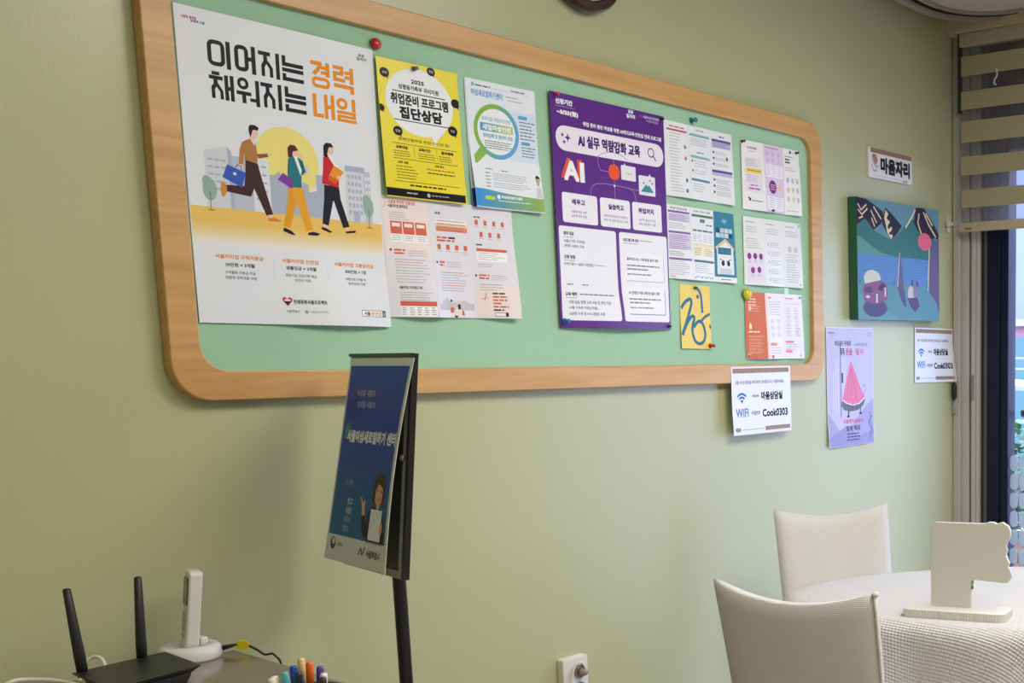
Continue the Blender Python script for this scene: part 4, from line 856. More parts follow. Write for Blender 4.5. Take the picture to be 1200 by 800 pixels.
p.poly([(288, 173), (300, 230), (316, 318), (296, 312), (266, 306), (276, 240)], MV); p.line([(286, 178), (268, 304)], 4, CRM); p.poly([(266, 306), (316, 318), (330, 372), (320, 380), (290, 350)], (88, 84, 128))
p.poly([(579, 108), (540, 130), (505, 190), (494, 312), (560, 360), (579, 400)], MV); p.line([(505, 150), (498, 230), (492, 312)], 7, CRM)
p.ell(112, 385, 80, 32, (84, 78, 122), 26); p.poly([(32, 310), (60, 300), (160, 286), (196, 304), (196, 352), (120, 372), (40, 362)], (136, 92, 128)); p.ell(95, 281, 56, 31, (206, 206, 190), 26); p.poly([(36, 306), (60, 298), (150, 284), (186, 300), (150, 316), (44, 320)], (136, 92, 128)); p.poly([(128, 318), (160, 292), (184, 302), (160, 322)], (74, 60, 96)); p.poly([(40, 314), (84, 308), (96, 330), (44, 332)], (92, 70, 110)); p.rect(118, 334, 130, 366, (210, 206, 214)); p.rect(176, 310, 186, 342, (210, 206, 214)); p.ell(64, 346, 14, 5, (222, 206, 214), 12)
p.ell(364, 326, 24, 28, (196, 190, 186), 18); p.ell(396, 320, 16, 26, (138, 118, 156), 18); p.ell(374, 284, 7, 13, (90, 70, 96), 12); p.ell(410, 288, 7, 13, (90, 70, 96), 12); p.poly([(338, 344), (410, 340), (428, 372), (392, 396), (356, 374)], (88, 78, 120))
for x in (8, 240, 480): p.poly([(x, 300), (x + 6, 270), (x + 12, 300)], (70, 120, 130))
cv_ = paper('painting', 'unframed canvas painting of dark mountains, a lake and a camper van', 'painting', 3.8980, 1.6702, 579, 428, 0.002, p, -0.012, None, base=(44, 96, 70), rough=.5, thick=37)

# ------------------------------------------------------------------ pins and magnets on the board
def pin(x, z, c, r, label, kind='magnet', off=0.0165):
    m = mat('pin_%02x%02x%02x' % c, rgb(*c), 0.25, coat=0.3)
    t = thing('push_pin' if kind != 'magnet' else 'round_magnet', label, 'pin' if kind != 'magnet' else 'magnet', (x, -off, z))
    if kind == 'magnet':
        o = obj('cap', lathe([(r * .96, 0), (r, r * .25), (r * .92, r * .5), (r * .6, r * .78), (0, r * .88)], 20), m, t, smooth=True); o.rotation_euler = (PI / 2, 0, 0)
        o = obj('magnet_base', lathe([(r * .8, -0.003), (r * .8, 0.0)], 16), mat('magnet_grey', rgb(70, 70, 74), .5), t); o.rotation_euler = (PI / 2, 0, 0)
    else:
        o = obj('head', lathe([(r, 0), (r * 1.05, r * .3), (r * .6, r * .6), (r * .5, r * 1.5), (r * .85, r * 1.9), (r * .8, r * 2.3), (0, r * 2.4)], 14), m, t, smooth=True); o.rotation_euler = (PI / 2, 0, 0)
        o = obj('needle', lathe([(0.0005, -0.006), (0.0006, 0.0)], 6), mat('needle_steel', rgb(180, 180, 184), .2, .9), t); o.rotation_euler = (PI / 2, 0, 0)
pin(1.744, 2.008, (196, 24, 40), 0.0125, 'glossy red round magnet above the corner of the large white poster', off=0.0175)
pin(3.006, 1.519, (226, 206, 40), 0.018, 'large yellow round magnet at the top left of the orange leaflet', off=0.0215)
pin(2.251, 1.990, (206, 40, 120), 0.0055, 'magenta push pin in the top left corner of the purple poster', 'pin', 0.024)
pin(2.249, 1.418, (44, 110, 190), 0.0075, 'blue push pin in the bottom left corner of the purple poster', 'pin', 0.024)
pin(2.641, 1.990, (40, 34, 60), 0.0045, 'dark push pin in the top right corner of the purple poster', 'pin', 0.0225)
pin(2.644, 1.412, (40, 34, 60), 0.0045, 'dark push pin in the bottom right corner of the purple poster', 'pin', 0.0225)
pin(2.778, 2.009, (44, 126, 140), 0.0085, 'teal push pin on bare board above the red, teal and navy leaflet', 'pin', 0.0145)
pin(1.834, 1.972, (110, 116, 100), 0.0055, 'grey push pin at the top of the yellow poster', 'pin', 0.024)
pin(3.006, 1.983, (40, 44, 44), 0.005, 'black push pin at the top left of the lavender-page leaflet', 'pin', 0.0185)
pin(3.283, 1.985, (60, 60, 66), 0.005, 'black push pin at the top right of the lavender-page leaflet', 'pin', 0.0185)
pin(3.142, 1.787, (80, 70, 74), 0.005, 'grey push pin at the lower middle of the lavender-page leaflet', 'pin', 0.0215)
pin(2.829, 1.357, (190, 40, 36), 0.007, 'red push pin at the lower right of the yellow postcard', 'pin', 0.0195)
pin(2.770, 1.527, (60, 100, 120), 0.0045, 'dark blue push pin at the top of the yellow postcard', 'pin', 0.0165)
for x, z, l in ((3.290, 1.752, 'top right of the plain pale leaflet'), (3.286, 1.559, 'bottom right of the plain pale leaflet'), (3.288, 1.518, 'top right of the orange leaflet'), (3.282, 1.328, 'bottom right of the orange leaflet'), (3.012, 1.330, 'bottom left of the orange leaflet')):
    pin(x, z, (214, 214, 220), 0.0042, 'clear push pin at the ' + l, 'pin', 0.0185)
tape = obj('tape', prism(rrect(-0.011, -0.012, 0.011, 0.012, 0.001), -0.0006, 0, 'y'), mat('tape_clear', rgb(200, 226, 210), 0.15)); tape.location = (3.222, -0.0143, 1.536); finish(tape, 'small bit of clear tape above the orange leaflet', 'tape')

# ------------------------------------------------------------------ wall clock
ck = thing('wall_clock', 'round dark brown wall clock cut off by the top of the picture', 'clock', (2.372, 0, 2.347))
M_ckb = mat('clock_brown', rgb(58, 32, 28), 0.3, coat=0.3)
o = obj('case', lathe([(0.125, 0.001), (0.13, 0.01), (0.13, 0.03), (0.124, 0.04), (0.108, 0.043), (0.104, 0.032), (0, 0.032)], 48), M_ckb, ck, smooth=True); o.rotation_euler = (PI / 2, 0, 0); o.data.set_sharp_from_angle(angle=math.radians(35))
o = obj('dial', lathe([(0.1, 0.033), (0.1, 0.034), (0, 0.034)], 40), mat('clock_dial', rgb(236, 232, 220), 0.5), ck); o.rotation_euler = (PI / 2, 0, 0)
for a, L, w in ((0.6, 0.055, 0.005), (2.4, 0.08, 0.0035)):
    o = obj('hand', bx(-w, w, -0.036, -0.0345, -0.012, L), mat('clock_hand', rgb(20, 20, 20), 0.4), ck); o.rotation_euler = (0, a, 0)

# ------------------------------------------------------------------ wall outlet with cable
ol = thing('wall_outlet', 'white wall socket box with a cable looped through, low on the wall', 'outlet', (2.234, 0, 0.46))
M_ow = mat('outlet_white', rgb(226, 222, 212), 0.35)
bm = prism(rrect(-0.044, -0.06, 0.044, 0.06, 0.006), -0.024, -0.001, 'y'); obj('box', bm, M_ow, ol, bevel=0.002)
for z in (0.018, -0.03):
    o = obj('socket', lathe([(0.019, 0.0), (0.019, 0.0045), (0.0165, 0.0045), (0.015, 0.001), (0, 0.001)], 24), mat('socket_grey', rgb(150, 144, 140), .4), ol, smooth=False, loc=(0.012, -0.0238, z)); o.rotation_euler = (PI / 2, 0, 0)
pl = thing('power_plug', 'white angled plug and cable in the upper hole of the wall socket', 'plug', (2.246, -0.03, 0.478))
o = obj('plug_body', lathe([(0.011, 0.0), (0.012, 0.01), (0.008, 0.02), (0, 0.021)], 14), mat('plug_brown', rgb(150, 132, 122), .35), pl, smooth=True); o.rotation_euler = (PI / 2, 0, 0)
obj('cable', tube(smooth_path([(0.006, -0.012, 0.004), (-0.004, -0.016, 0.022), (-0.02, -0.018, 0.032), (-0.034, -0.014, 0.022), (-0.042, -0.008, -0.02), (-0.044, -0.006, -0.1), (-0.044, -0.006, -0.46)], 6), 0.0032, 8), mat('cable_white', rgb(232, 226, 210), .4), pl, smooth=True)

# ------------------------------------------------------------------ poster stand
sd = thing('sign_stand', 'black floor stand with a tilted navy poster panel in front of the noticeboard', 'sign stand', (1.536, -0.266, 0))
e = Vector((-0.206, -0.979, 0)).normalized()            # along the panel, from its wall side to its room side
nrm = Vector((-0.979, 0.206, 0)).normalized()           # the way the panel faces
M_sblack = mat('stand_black', rgb(22, 22, 24), 0.35); M_sgrey = mat('stand_backing_grey', rgb(140, 137, 126), 0.5)
def panel_pts(o0, tilt, w, h, thick, s0=0.0):
    """slab: top edge centre o0, leaning out towards the bottom by tilt (radians)"""
    dn = (Vector((0, 0, -1)) * math.cos(tilt) + nrm * math.sin(tilt)); fn = e.cross(dn).normalized()
    if fn.dot(nrm) < 0: fn = -fn
    return dn, fn
def slab(o0, tilt, s0, s1, d0, d1, f0, f1):
    dn, fn = panel_pts(o0, tilt, 0, 0, 0); bm = bmesh.new(); v = []
    for f in (f0, f1):
        for d in (d0, d1):
            for s in (s0, s1): v.append(bm.verts.new(o0 + e * s + dn * d + fn * f))
    for q in ((0, 1, 3, 2), (4, 6, 7, 5), (0, 4, 5, 1), (2, 3, 7, 6), (0, 2, 6, 4), (1, 5, 7, 3)): bm.faces.new([v[k] for k in q])
    return bm
topc = Vector((0.006, 0.0, 1.327)); TB_ = math.radians(6.0)
# backing panel with a raised black rim
obj('back_panel', slab(topc, TB_, -0.16, 0.132, 0, 0.440, -0.009, -0.004), M_sblack, sd)
for a in ((-0.16, 0.132, 0, 0.02), (-0.16, 0.132, 0.425, 0.440), (-0.16, -0.145, 0.02, 0.425)): obj('rim', slab(topc, TB_, *a, -0.004, 0.002), M_sgrey, sd)
obj('rim', slab(topc, TB_, 0.106, 0.122, 0.02, 0.425, -0.004, 0.002), M_sgrey, sd); obj('edge_strip', slab(topc, TB_, 0.122, 0.133, 0, 0.440, -0.009, 0.003), M_sblack, sd)
obj('rim_cap', slab(topc, TB_, -0.162, 0.134, -0.006, 0.0, -0.009, 0.006), M_sblack, sd)
obj('pole', tube([(0.01, 0, 0.02), (0.006, 0, 0.95), (0.004, 0, 1.1)], 0.0135, 14), M_sblack, sd, smooth=True)
obj('base_plate', lathe([(0, 0), (0.15, 0), (0.15, 0.008), (0.14, 0.014), (0.02, 0.02), (0, 0.02)], 36), M_sblack, sd, smooth=False)
o = obj('pivot_knob', lathe([(0.006, 0), (0.007, 0.006), (0, 0.008)], 12), mat('knob_steel', rgb(120, 118, 116), .3, .6), sd, smooth=True)
dn_, fn_ = panel_pts(topc, TB_, 0, 0, 0); o.location = topc + e * 0.114 + dn_ * 0.2 + fn_ * 0.003; o.rotation_euler = fn_.to_track_quat('Z', 'Y').to_euler()
# the sheet hangs from the top and stands off at the bottom
p = Print(); NB = (34, 70, 168); TQ = (28, 100, 150)
for k in range(10):
    t = sm(0.45, 1, k / 9.0); p.rect(8, 16 + 35.4 * k, 286, 16 + 35.4 * (k + 1), tuple(int(a * (1 - t) + b * t) for a, b in zip(NB, TQ)))
p.text('여성을 새롭게', 58, 66, 148, 80, (150, 160, 186), .6); p.text('경제를 새롭게', 66, 90, 156, 104, (150, 160, 186), .6)
p.poly([(20, 146), (34, 134), (48, 146), (48, 170), (20, 170)], (52, 132, 132)); p.text('서울여성새로일하기 센터', 36, 150, 284, 176, (224, 228, 236), 2.2)
p.text('소개해', 64, 252, 100, 264, (132, 146, 176), .6); p.rect(58, 268, 108, 269, (160, 84, 96))
for k, (t, c) in enumerate((('찾고', (190, 202, 220)), ('취업은', (190, 202, 220)), ('여기서', (150, 176, 196)), ('지원합니다', (126, 170, 190)))): p.text(t, 84 - 4 * k, 290 + 19 * k, 112 - 2 * k, 304 + 19 * k, c, .6)
p.poly([(196, 372), (190, 316), (206, 300), (240, 296), (270, 312), (282, 372)], (28, 30, 44)); p.ell(238, 268, 22, 27, (214, 160, 124), 22); p.poly([(212, 296), (208, 262), (214, 240), (236, 230), (258, 238), (268, 262), (266, 300), (254, 288), (256, 262), (236, 252), (222, 266), (222, 292)], (66, 44, 38))
p.ell(230, 266, 2.6, 3, (40, 28, 28), 10); p.ell(250, 268, 2.6, 3, (40, 28, 28), 10); p.curve([(230, 282), (240, 286), (248, 281)], 2, (190, 80, 80)); p.poly([(230, 288), (248, 290), (244, 304), (234, 304)], (214, 160, 124))
p.poly([(208, 304), (262, 304), (262, 366), (204, 366)], (222, 228, 236)); p.poly([(176, 330), (164, 320), (160, 300), (150, 284), (156, 284), (166, 296), (172, 288), (176, 292), (176, 310), (186, 326)], (214, 160, 124)); p.poly([(163, 322), (181, 318), (190, 336), (198, 322), (203, 330), (200, 362), (184, 364), (170, 350)], (28, 30, 44)); p.ell(262, 340, 7, 12, (214, 160, 124), 14)
p.rect(8, 370, 286, 371, (220, 222, 228))
p.ring(ellipse(36, 388, 13, 13, 22), ellipse(38, 384, 7, 7, 22), (40, 44, 60)); p.text('고용부', 58, 384, 84, 393, (90, 90, 96), .5)
p.curve([(168, 400), (178, 386), (184, 398), (196, 382)], 4, (30, 30, 36)); p.text('서울특별시', 204, 386, 268, 402, (40, 40, 46), 1)
def stand_sheet(P):
    root_ = sd; w, h = 297.0, 424.0; TS = math.radians(11.5); o0 = topc + Vector((0, 0, -0.004))
    dn, fn = panel_pts(o0, TS, 0, 0, 0); cu = lambda u, v: 0.010 * math.sin(PI * v) * (u - 0.1)
    M_sh = mat('stand_sheet_white', rgb(206, 206, 204), 0.25)
    def pos(x, y, ee): return o0 + e * ((x - w / 2 - 4) / 1000) + dn * (y / 1000) + fn * (0.004 + ee / 1000 + cu(x / w, y / h))
    bm = bmesh.new(); N = 24
    g = [[[bm.verts.new(pos(w * i / N, h * j / N, ee)) for i in range(N + 1)] for j in range(N + 1)] for ee in (0, 1.2)]
    for l in (0, 1):
        for j in range(N):
            for i in range(N): bm.faces.new((g[l][j][i], g[l][j][i + 1], g[l][j + 1][i + 1], g[l][j + 1][i]))
    ed = [(0, i) for i in range(N)] + [(j, N) for j in range(N)] + [(N, i) for i in range(N, 0, -1)] + [(j, 0) for j in range(N, 0, -1)]
    for k in range(len(ed)):
        a, b = ed[k], ed[(k + 1) % len(ed)]; bm.faces.new((g[0][a[0]][a[1]], g[0][b[0]][b[1]], g[1][b[0]][b[1]], g[1][a[0]][a[1]]))
    sh = obj('sheet', bm, M_sh, root_)
    sh['label'] = 'navy poster with a smiling woman holding a white board'
    bm = bmesh.new(); le = bm.verts.layers.float.new('lay')
    for pts, tris, ci, lay in P.polys:
        vs = []
        for x, y in pts:
            v = bm.verts.new((x, y, 0)); v[le] = lay; vs.append(v)
        for t in tris:
            f = bm.faces.new([vs[k] for k in t]); f.material_index = ci
    for k in range(1, N):
        bmesh.ops.bisect_plane(bm, geom=bm.verts[:] + bm.edges[:] + bm.faces[:], plane_co=(0, h * k / N, 0), plane_no=(0, 1, 0)); bmesh.ops.bisect_plane(bm, geom=bm.verts[:] + bm.edges[:] + bm.faces[:], plane_co=(w * k / N, 0, 0), plane_no=(1, 0, 0))
    for v in bm.verts: v.co = pos(v.co.x, v.co.y, 1.3 + 0.05 * v[le])
    bm.normal_update()
    for f in bm.faces:
        if f.normal.dot(fn) < 0: f.normal_flip()
    me = bpy.data.meshes.new('print'); bm.to_mesh(me); bm.free()
    for c in P.cols: me.materials.append(ink(c, 0.42))
    o = bpy.data.objects.new('print', me); COL.objects.link(o); o.parent = sh
stand_sheet(p)

# ------------------------------------------------------------------ desk at the left with its things
DZ = 0.75; da = math.radians(-5)
dk = thing('desk', 'brown desk with a glossy top in the lower left corner, against the wall', 'desk', (1.290, -0.085, 0), da)
M_desk = mat('desk_brown', rgb(134, 122, 104), 0.12, spec=0.55, mottle=(5, rgb(124, 112, 96), .3, .7))
obj('desktop', bx(-0.92, 0, -0.92, 0, DZ - 0.03, DZ), M_desk, dk, bevel=0.003)
M_dleg = mat('desk_leg_grey', rgb(90, 84, 78), .4)
for x in (-0.87, -0.05):
    for y in (-0.87, -0.05): obj('leg', bx(x - .025, x + .025, y - .025, y + .025, 0, DZ - 0.03), M_dleg, dk)
obj('apron', bx(-0.85, -0.07, -0.06, -0.04, DZ - 0.1, DZ - 0.03), M_dleg, dk)

rt = thing('wifi_router', 'flat black router with two upright antennas on the desk', 'router', (1.045, -0.235, DZ))
M_rb = mat('router_black', rgb(26, 27, 27), 0.45, bump=(400, .1, .0005))
top = [(-0.077, 0.083), (0.094, 0.104), (0.074, -0.060), (-0.094, -0.088)]
low = [(x * 0.82, y * 0.82) for x, y in top]
def frustum(a, z0, b, z1):
    bm = bmesh.new(); A = [bm.verts.new((x, y, z0)) for x, y in a]; B = [bm.verts.new((x, y, z1)) for x, y in b]; n = len(a)
    for i in range(n): bm.faces.new((A[i], A[(i + 1) % n], B[(i + 1) % n], B[i]))
    bm.faces.new(A[::-1]); bm.faces.new(B); return bm
obj('body', frustum([(x * .7, y * .7) for x, y in top], 0.0, low, 0.024), M_rb, rt, bevel=0.003); obj('top_plate', frustum(low, 0.024, top, 0.036), M_rb, rt, bevel=0.004)
for (x, y), dx in (((-0.058, 0.078), -0.012), ((0.046, 0.092), 0.006)):
    a = obj('antenna', tube([(x, y, 0.026), (x + dx * .2, y, 0.06), (x + dx, y, 0.182), (x + dx, y, 0.184)], [0.0085, 0.009, 0.0062, 0.004], 10), M_rb, rt, smooth=True)

cr = thing('charging_cradle', 'white rounded phone charging cradle on the desk beside the black router', 'cradle', (1.207, -0.082, DZ))
M_wp = mat('phone_white', rgb(228, 226, 220), 0.28)
obj('base', lathe([(0, 0), (0.052, 0), (0.0545, 0.004), (0.053, 0.022), (0.048, 0.028), (0.03, 0.0285), (0.028, 0.02), (0, 0.02)], 36), M_wp, cr, smooth=True)
obj('backrest', bx(0.016, 0.03, -0.014, 0.018, 0.02, 0.04), M_wp, cr, bevel=0.004)
hn = thing('phone_handset', 'slim white cordless handset standing in the charging cradle', 'phone', (1.206, -0.084, DZ + 0.0212)); hn.rotation_euler = (0, math.radians(7), math.radians(-18))
obj('body', prism(rrect(-0.024, 0.0, 0.024, 0.152, 0.01, 6), -0.011, 0.012, 'x'), M_wp, hn, bevel=0.004)
obj('screen', prism(rrect(-0.018, 0.085, 0.018, 0.138, 0.003, 3), -0.0125, -0.0108, 'x'), mat('phone_screen', rgb(30, 32, 34), .1), hn)
kp = bmesh.new()
for r in range(4):
    for c in range(3): box(kp, -0.0122, -0.0108, -0.017 + c * 0.0125, -0.008 + c * 0.0125, 0.02 + r * 0.014, 0.03 + r * 0.014)
obj('keypad', kp, mat('phone_keys', rgb(190, 190, 186), .5), hn)
cbx = thing('charger_cable', 'black charger cable running from the cradle across the desk edge', 'cable', (1.26, -0.10, DZ))
obj('cable', tube(smooth_path([(0.002, 0.0, 0.012), (0.016, -0.012, 0.016), (0.032, -0.018, 0.016), (0.038, -0.05, 0.007), (0.034, -0.085, 0.002), (0.045, -0.1, 0.0), (0.055, -0.105, -0.05), (0.05, -0.09, -0.3)], 6), 0.0022, 8), mat('cable_black', rgb(18, 18, 18), .4), cbx, smooth=True)
obj('strain_relief', tube([(0.0, 0.0, 0.012), (0.016, -0.012, 0.016)], [0.0052, 0.0032], 10), MATS['cable_black'], cbx, smooth=True)
o = obj('tag', prism([(-0.015, 0.0), (0.005, -0.002), (0.012, 0.01), (0.004, 0.019), (-0.014, 0.018)], -0.001, 0.001, 'y'), mat('tag_yellow', rgb(238, 216, 40), .5), cbx); o.location = (0.03, -0.022, 0.006); o.rotation_euler = (0.2, 0, -0.9); o['label'] = 'yellow paper tag folded around the cable'
wc = obj('white_cable', tube(smooth_path([(0.80, -0.12, 0.758), (0.90, -0.06, 0.764), (0.925, -0.05, 0.768), (0.945, -0.055, 0.766), (0.97, -0.075, 0.762), (0.985, -0.10, 0.757), (0.99, -0.13, 0.755)], 6), 0.0042, 8), mat('cable_cream', rgb(226, 222, 206), .4), smooth=True); finish(wc, 'cream cable lying along the back of the desk left of the router', 'cable')
wc2 = obj('network_cable', tube(smooth_path([(1.035, -0.135, 0.77), (1.038, -0.115, 0.79), (1.03, -0.1, 0.794), (1.015, -0.095, 0.782), (1.005, -0.1, 0.755)], 6), 0.003, 8), MATS['cable_cream'], smooth=True); finish(wc2, 'short cream cable looping behind the black router', 'cable')
rc = thing('red_marker', 'orange tipped pen lying at the left edge of the desk', 'pen', (0.83, -0.16, DZ + 0.0075))
o = obj('barrel', tube([(-0.12, -0.02, 0), (0.04, 0.02, 0)], 0.006, 10), mat('marker_white', rgb(226, 206, 190), .4), rc, smooth=True); obj('cap', tube([(0.04, 0.02, 0), (0.085, 0.031, 0)], [0.0068, 0.0062], 10), mat('marker_orange', rgb(230, 128, 90), .35), rc, smooth=True)

# pens in an open cup
pc = thing('pen_cup', 'open cup holding pens at the bottom edge of the picture', 'cup', (1.0, -0.795, DZ))
obj('body', lathe([(0, 0), (0.054, 0), (0.058, 0.088), (0.0545, 0.088), (0.051, 0.004), (0, 0.004)], 28), mat('cup_grey', rgb(120, 116, 110), .4), pc, smooth=False)
pens = [((0.966, -0.772), 0.862, (226, 220, 196), 'white capped pen at the left of the cup'), ((0.975, -0.764), 0.862, (236, 230, 210), 'second white capped pen from the left in the cup'), ((0.984, -0.775), 0.868, (96, 176, 180), 'teal capped pen in the cup'), ((0.9925, -0.795), 0.868, (34, 40, 70), 'black navy pen beside the blue one in the cup'),
        ((1.002, -0.768), 0.872, (44, 70, 170), 'royal blue pen in the cup'), ((1.022, -0.756), 0.878, (224, 196, 130), 'cream square-topped pen in the middle of the cup'), ((1.021, -0.778), 0.875, (226, 100, 30), 'orange pen in the middle of the cup'), ((1.020, -0.806), 0.872, (86, 60, 150), 'purple pen toward the right of the cup'), ((1.013, -0.825), 0.866, (226, 224, 224), 'white pen at the right of the cup'), ((1.003, -0.838), 0.864, (60, 50, 56), 'dark pen at the far right of the cup')]
for (x, y), zt, c, l in pens:
    t = thing('pen', l, 'pen', (x, y, DZ + 0.0045), group='pens in the cup'); H = zt - DZ - 0.0045; m = mat('pen_%02x%02x%02x' % c, rgb(*c), .3)
    dx, dy = (1.0 - x) * .25, (-0.795 - y) * .25
    obj('barrel', tube([(dx, dy, 0), (dx * .4, dy * .4, H * .6)], 0.0046, 10), mat('pen_barrel', rgb(206, 206, 206), .3), t, smooth=True)
    obj('cap', tube([(dx * .4, dy * .4, H * .6), (0, 0, H - 0.003), (0, 0, H)], [0.0054, 0.0054, 0.0042], 10), m, t, smooth=True)

# ------------------------------------------------------------------ round table with waffle cloth
TX, TY, TZ = 2.69, -1.05, 0.72
tb = thing('round_table', 'round wooden table hidden under the white waffle cloth', 'table', (TX, TY, 0))
M_tw = wood_mat('table_wood', rgb(120, 76, 54), rgb(150, 100, 72), (8, 8, 1.5), .4)
obj('tabletop', lathe([(0, 0.69), (0.355, 0.69), (0.36, 0.7), (0.355, 0.7135), (0, 0.7135)], 48), M_tw, tb)
for k in range(4):
    a = PI / 4 + k * PI / 2; obj('leg', tube([(0.3 * math.cos(a), 0.3 * math.sin(a), 0), (0.27 * math.cos(a), 0.27 * math.sin(a), 0.69)], [0.018, 0.026], 10), M_tw, tb, smooth=True)
M_cloth = fabric_mat('tablecloth_waffle', rgb(202, 200, 200), 720, 0.45, 0.003)
M_cover = fabric_mat('chair_cover_weave', rgb(212, 208, 203), 1500, 0.3, 0.001)
def cloth():
    bm = bmesh.new(); NA = 120; uvl = bm.loops.layers.uv.new('uv'); rings = []
    # softly squared outline of the covered top, radius every 30 degrees
    RAD = [0.425, 0.385, 0.375, 0.440, 0.52, 0.46, 0.40, 0.42, 0.44, 0.45, 0.46, 0.45]
    def outline(a):
        q = (a / (2 * PI) * 12) % 12; i = int(q); t = q - i
        p0, p1, p2, p3 = (RAD[(i + d) % 12] for d in (-1, 0, 1, 2))
        return 0.5 * (2 * p1 + (p2 - p0) * t + (2 * p0 - 5 * p1 + 4 * p2 - p3) * t * t + (3 * p1 - p0 - 3 * p2 + p3) * t ** 3)
    prof = [(0.0, 0), (0.5, 0), (0.8, 0), (0.93, 0), (0.985, -0.0006)]
    for f, dz in prof: rings.append([(outline(2 * PI * k / NA) * f, dz) for k in range(NA)])
    D_ = 14
    for j in range(1, D_ + 1):
        t = j / D_; ring = []
        for k in range(NA):
            a = 2 * PI * k / NA; R0 = outline(a); fold = math.sin(a * 11 + 0.7 * math.sin(3 * a)) * 0.5 + math.sin(a * 17 + 1) * 0.25
            drop = 0.185 + 0.045 * math.sin(a * 4 + 0.6) + 0.012 * math.sin(a * 23)
            r = R0 + 0.012 * sm(0, .12, t) + 0.03 * fold * t ** 1.1 + 0.010 * t
            ring.append((r, -0.006 * sm(0, .1, t) - drop * t))
        rings.append(ring)
    V = []
    for i, ring in enumerate(rings):
        V.append([bm.verts.new((0, 0, 0))] if i == 0 else [bm.verts.new((r * math.cos(2 * PI * k / NA), r * math.sin(2 * PI * k / NA), dz)) for k, (r, dz) in enumerate(ring)])
    fs = []
    for i in range(len(V) - 1):
        for k in range(NA):
            j = (k + 1) % NA
            fs.append(bm.faces.new((V[0][0], V[1][k], V[1][j])) if i == 0 else bm.faces.new((V[i][k], V[i + 1][k], V[i + 1][j], V[i][j])))
    for f in fs:
        for l in f.loops:
            co = l.vert.co; R = math.hypot(co.x, co.y); g = R + max(0, -co.z) ; q = g / R if R > 1e-6 else 1
            l[uvl].uv = (co.x * q, co.y * q)
    return bm
tc_ = obj('tablecloth', cloth(), M_cloth, None, smooth=True); tc_.location = (TX, TY, TZ)
s_ = tc_.modifiers.new('thickness', 'SOLIDIFY'); s_.thickness = 0.003; s_.offset = -1
finish(tc_, 'white waffle-weave tablecloth draped over the round table', 'tablecloth')

# ---- white display sign on the table, seen from behind
sg = thing('table_sign', 'white foam board display stand seen from behind on the round table', 'display stand', (2.404, -1.044, TZ + 0.0006))
ES = Vector((0.023, -0.098, 0)).normalized(); ang = math.atan2(ES.y, ES.x); sg.rotation_euler = (0, 0, ang)
M_foam = mat('foam_board_white', rgb(206, 204, 195), 0.45)
def toothed(pts, amp, pitch):
    out = []; n = len(pts)
    for i in range(n):
        a, b = Vector(pts[i]), Vector(pts[(i + 1) % n]); L = (b - a).length; m = max(1, int(L / pitch)); t = (b - a).normalized(); nr = Vector((t.y, -t.x))
        for k in range(m):
            out.append(tuple(a + (b - a) * (k / m))); 
            if m > 1: out.append(tuple(a + (b - a) * ((k + .3) / m) + nr * amp)); out.append(tuple(a + (b - a) * ((k + .7) / m) + nr * amp))
    return out
bo = rrect(-0.055, -0.062, 0.192, 0.030, 0.018, 4)
obj('base', prism(toothed(bo, 0.0018, 0.0065), 0.0, 0.018), M_foam, sg)
pan = [(0.0, 0.018), (0.0, 0.205), (0.004, 0.213), (0.012, 0.217), (0.13, 0.218), (0.14, 0.222), (0.152, 0.2215), (0.158, 0.218), (0.172, 0.2225)]
pan += [(0.186, 0.214), (0.191, 0.204), (0.1905, 0.188), (0.185, 0.178), (0.181, 0.166), (0.184, 0.157), (0.181, 0.146), (0.185, 0.135), (0.189, 0.128), (0.186, 0.119), (0.192, 0.110), (0.195, 0.1), (0.191, 0.09), (0.186, 0.083), (0.178, 0.081), (0.103, 0.085), (0.098, 0.08), (0.0965, 0.05), (0.098, 0.018)]
obj('panel', prism(pan, -0.006, 0.006, 'y'), M_foam, sg, bevel=0.0012)
bm = bmesh.new()
for z in (0.062, 0.074): box(bm, 0.0985, 0.1015, -0.006, 0.005, z, z + 0.009)
obj('edge_print', bm, mat('edge_print_green', rgb(120, 140, 70), .5), sg)

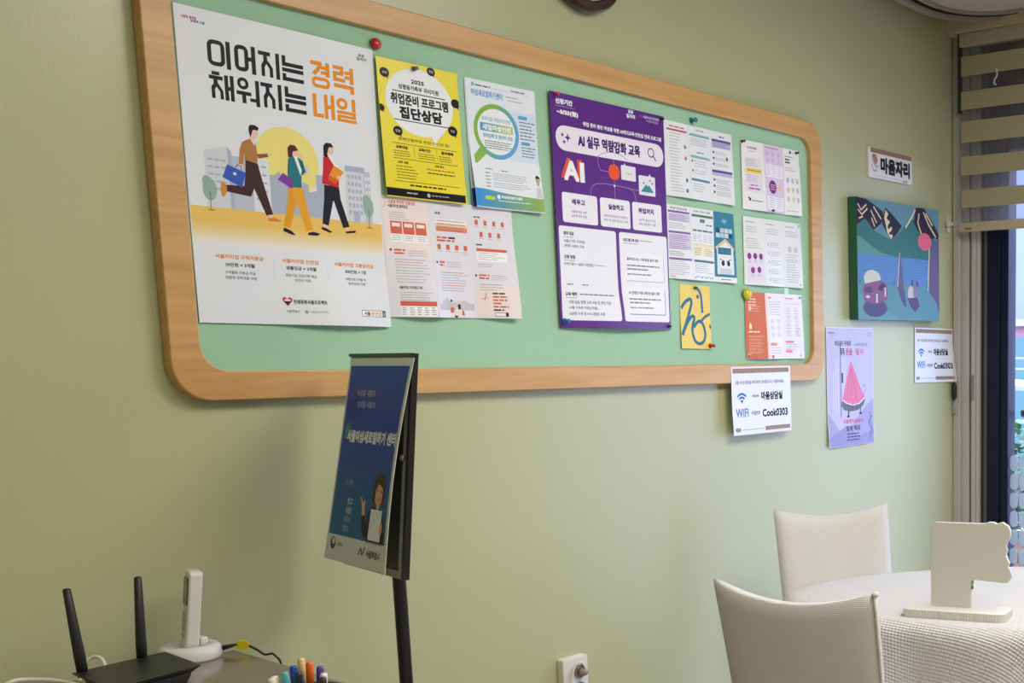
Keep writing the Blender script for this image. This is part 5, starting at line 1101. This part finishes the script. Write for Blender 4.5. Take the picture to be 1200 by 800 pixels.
# ---- chairs in fitted covers
def make_chair(name, label, back_l, back_r, ztop, face, sag=0.03, lean=0.09, zmin=0.0):
    """back_l / back_r: top corners of the backrest as seen from the room; face = unit vector the sitter looks along"""
    L, R = Vector(back_l), Vector(back_r); mid = (L + R) / 2; ax = (R - L).normalized(); hw = (R - L).length / 2
    f = Vector((face[0], face[1])).normalized()
    seat_c = mid + f * (lean + 0.20)
    t = thing(name, label, 'chair', (mid.x, mid.y, 0))
    o2 = Vector((mid.x, mid.y))
    def P(s, fw, z): q = mid + ax * s + f * fw - o2; return (q.x, q.y, z)
    def lean_at(z): return lean * (1 - (z - 0.44) / (ztop - 0.44))
    # backrest sleeve
    bm = bmesh.new(); uvl = bm.loops.layers.uv.new('uv'); NS, NZ = 16, 12; th = 0.036
    ringv = []
    for j in range(NZ + 1):
        tt = j / NZ; ring = []
        for side in (0, 1):
            rng = range(NS + 1) if side == 0 else range(NS, -1, -1)
            for i in rng:
                s = -1 + 2 * i / NS; z0 = 0.40; z = z0 + (ztop - sag * (1 - s * s) - z0) * tt
                wv = hw * (0.93 + 0.07 * tt); bow = -0.022 * (1 - s * s) * tt
                rip = 0.003 * math.sin(9 * s + 5 * tt) * (1 - tt) 
                edge = 0.25 + 0.75 * (1 - abs(s) ** 8); tp = 1 - 0.25 * tt ** 14
                fw = lean_at(z) + bow + rip + (-th / 2 if side == 0 else th / 2) * edge * tp
                ring.append((P(s * wv, fw, z), (s * 0.2, z)))
        ringv.append([(bm.verts.new(c), uv) for c, uv in ring])
    n = len(ringv[0])
    for a, b in zip(ringv, ringv[1:]):
        for k in range(n):
            q = (a[k], a[(k + 1) % n], b[(k + 1) % n], b[k]); fc = bm.faces.new([x[0] for x in q])
            for l, x in zip(fc.loops, q): l[uvl].uv = x[1]
    for j in range(NS):
        a, b = ringv[-1], n - 1
        q = (a[j], a[j + 1], a[b - j - 1], a[b - j]); fc = bm.faces.new([x[0] for x in q])
        for l, x in zip(fc.loops, q): l[uvl].uv = (x[1][0], x[1][1] + 0.01)
    obj('backrest_cover', bm, M_cover, t, smooth=True)
    # seat with skirt
    bm = bmesh.new(); uvl = bm.loops.layers.uv.new('uv'); d0, d1 = lean + 0.0, lean + 0.37
    out = rrect(-hw * .95, d0, hw * .95, d1, 0.04, 5); rows = [(0.0, 0.455), (0.9, 0.46), (1.0, 0.440), (1.01, 0.40), (1.03, 0.25), (1.06, 0.12)]
    cx_, cy_ = 0, (d0 + d1) / 2; VR = []
    for fct, z in rows:
        if fct == 0: VR.append([bm.verts.new(P(cx_, cy_, z))])
        else: VR.append([bm.verts.new(P(cx_ + (x - cx_) * fct * (1 + 0.012 * math.sin(k * 1.3) * (fct > 1)), cy_ + (y - cy_) * fct, z)) for k, (x, y) in enumerate(out)])
    m_ = len(out)
    for i in range(len(VR) - 1):
        for k in range(m_):
            j = (k + 1) % m_
            fc = bm.faces.new((VR[0][0], VR[1][k], VR[1][j])) if i == 0 else bm.faces.new((VR[i][k], VR[i + 1][k], VR[i + 1][j], VR[i][j]))
            for l in fc.loops: l[uvl].uv = (l.vert.co.x + l.vert.co.y, l.vert.co.z + l.vert.co.x)
    sk = obj('seat_cover', bm, M_cover, t, smooth=True); s = sk.modifiers.new('thickness', 'SOLIDIFY'); s.thickness = 0.002
    for sx in (-1, 1):
        for dd in (0.04, 0.33): obj('leg', tube([P(sx * hw * .82, lean + dd, 0.0), P(sx * hw * .82, lean + dd, 0.44)], [0.013, 0.017], 8), M_tw, t, smooth=True)
    if sag > 0.032: obj('seam_knot', lathe([(0, -0.007), (0.006, -0.004), (0.007, 0.001), (0.004, 0.006), (0, 0.007)], 10), M_cover, t, smooth=True, loc=P(hw * 1.0, lean_at(ztop) - 0.004, ztop - 0.004))
    obj('seam', tube([P(hw * (0.93 + 0.07 * k / 8), lean_at(0.44 + (ztop - 0.44) * k / 8) - 0.008, 0.44 + (ztop - 0.44) * k / 8) for k in range(9)], 0.003, 6), M_cover, t, smooth=True)
    return t
make_chair('dining_chair', 'white covered chair nearest the camera, its back turned to the room', (1.905, -0.806), (1.945, -1.186), 0.862, (1.0, 0.1), sag=0.035)
make_chair('dining_chair', 'white covered chair behind the round table, near the wall', (2.885, -0.205), (3.185, -0.424), 0.862, (-0.59, -0.81), sag=0.03)
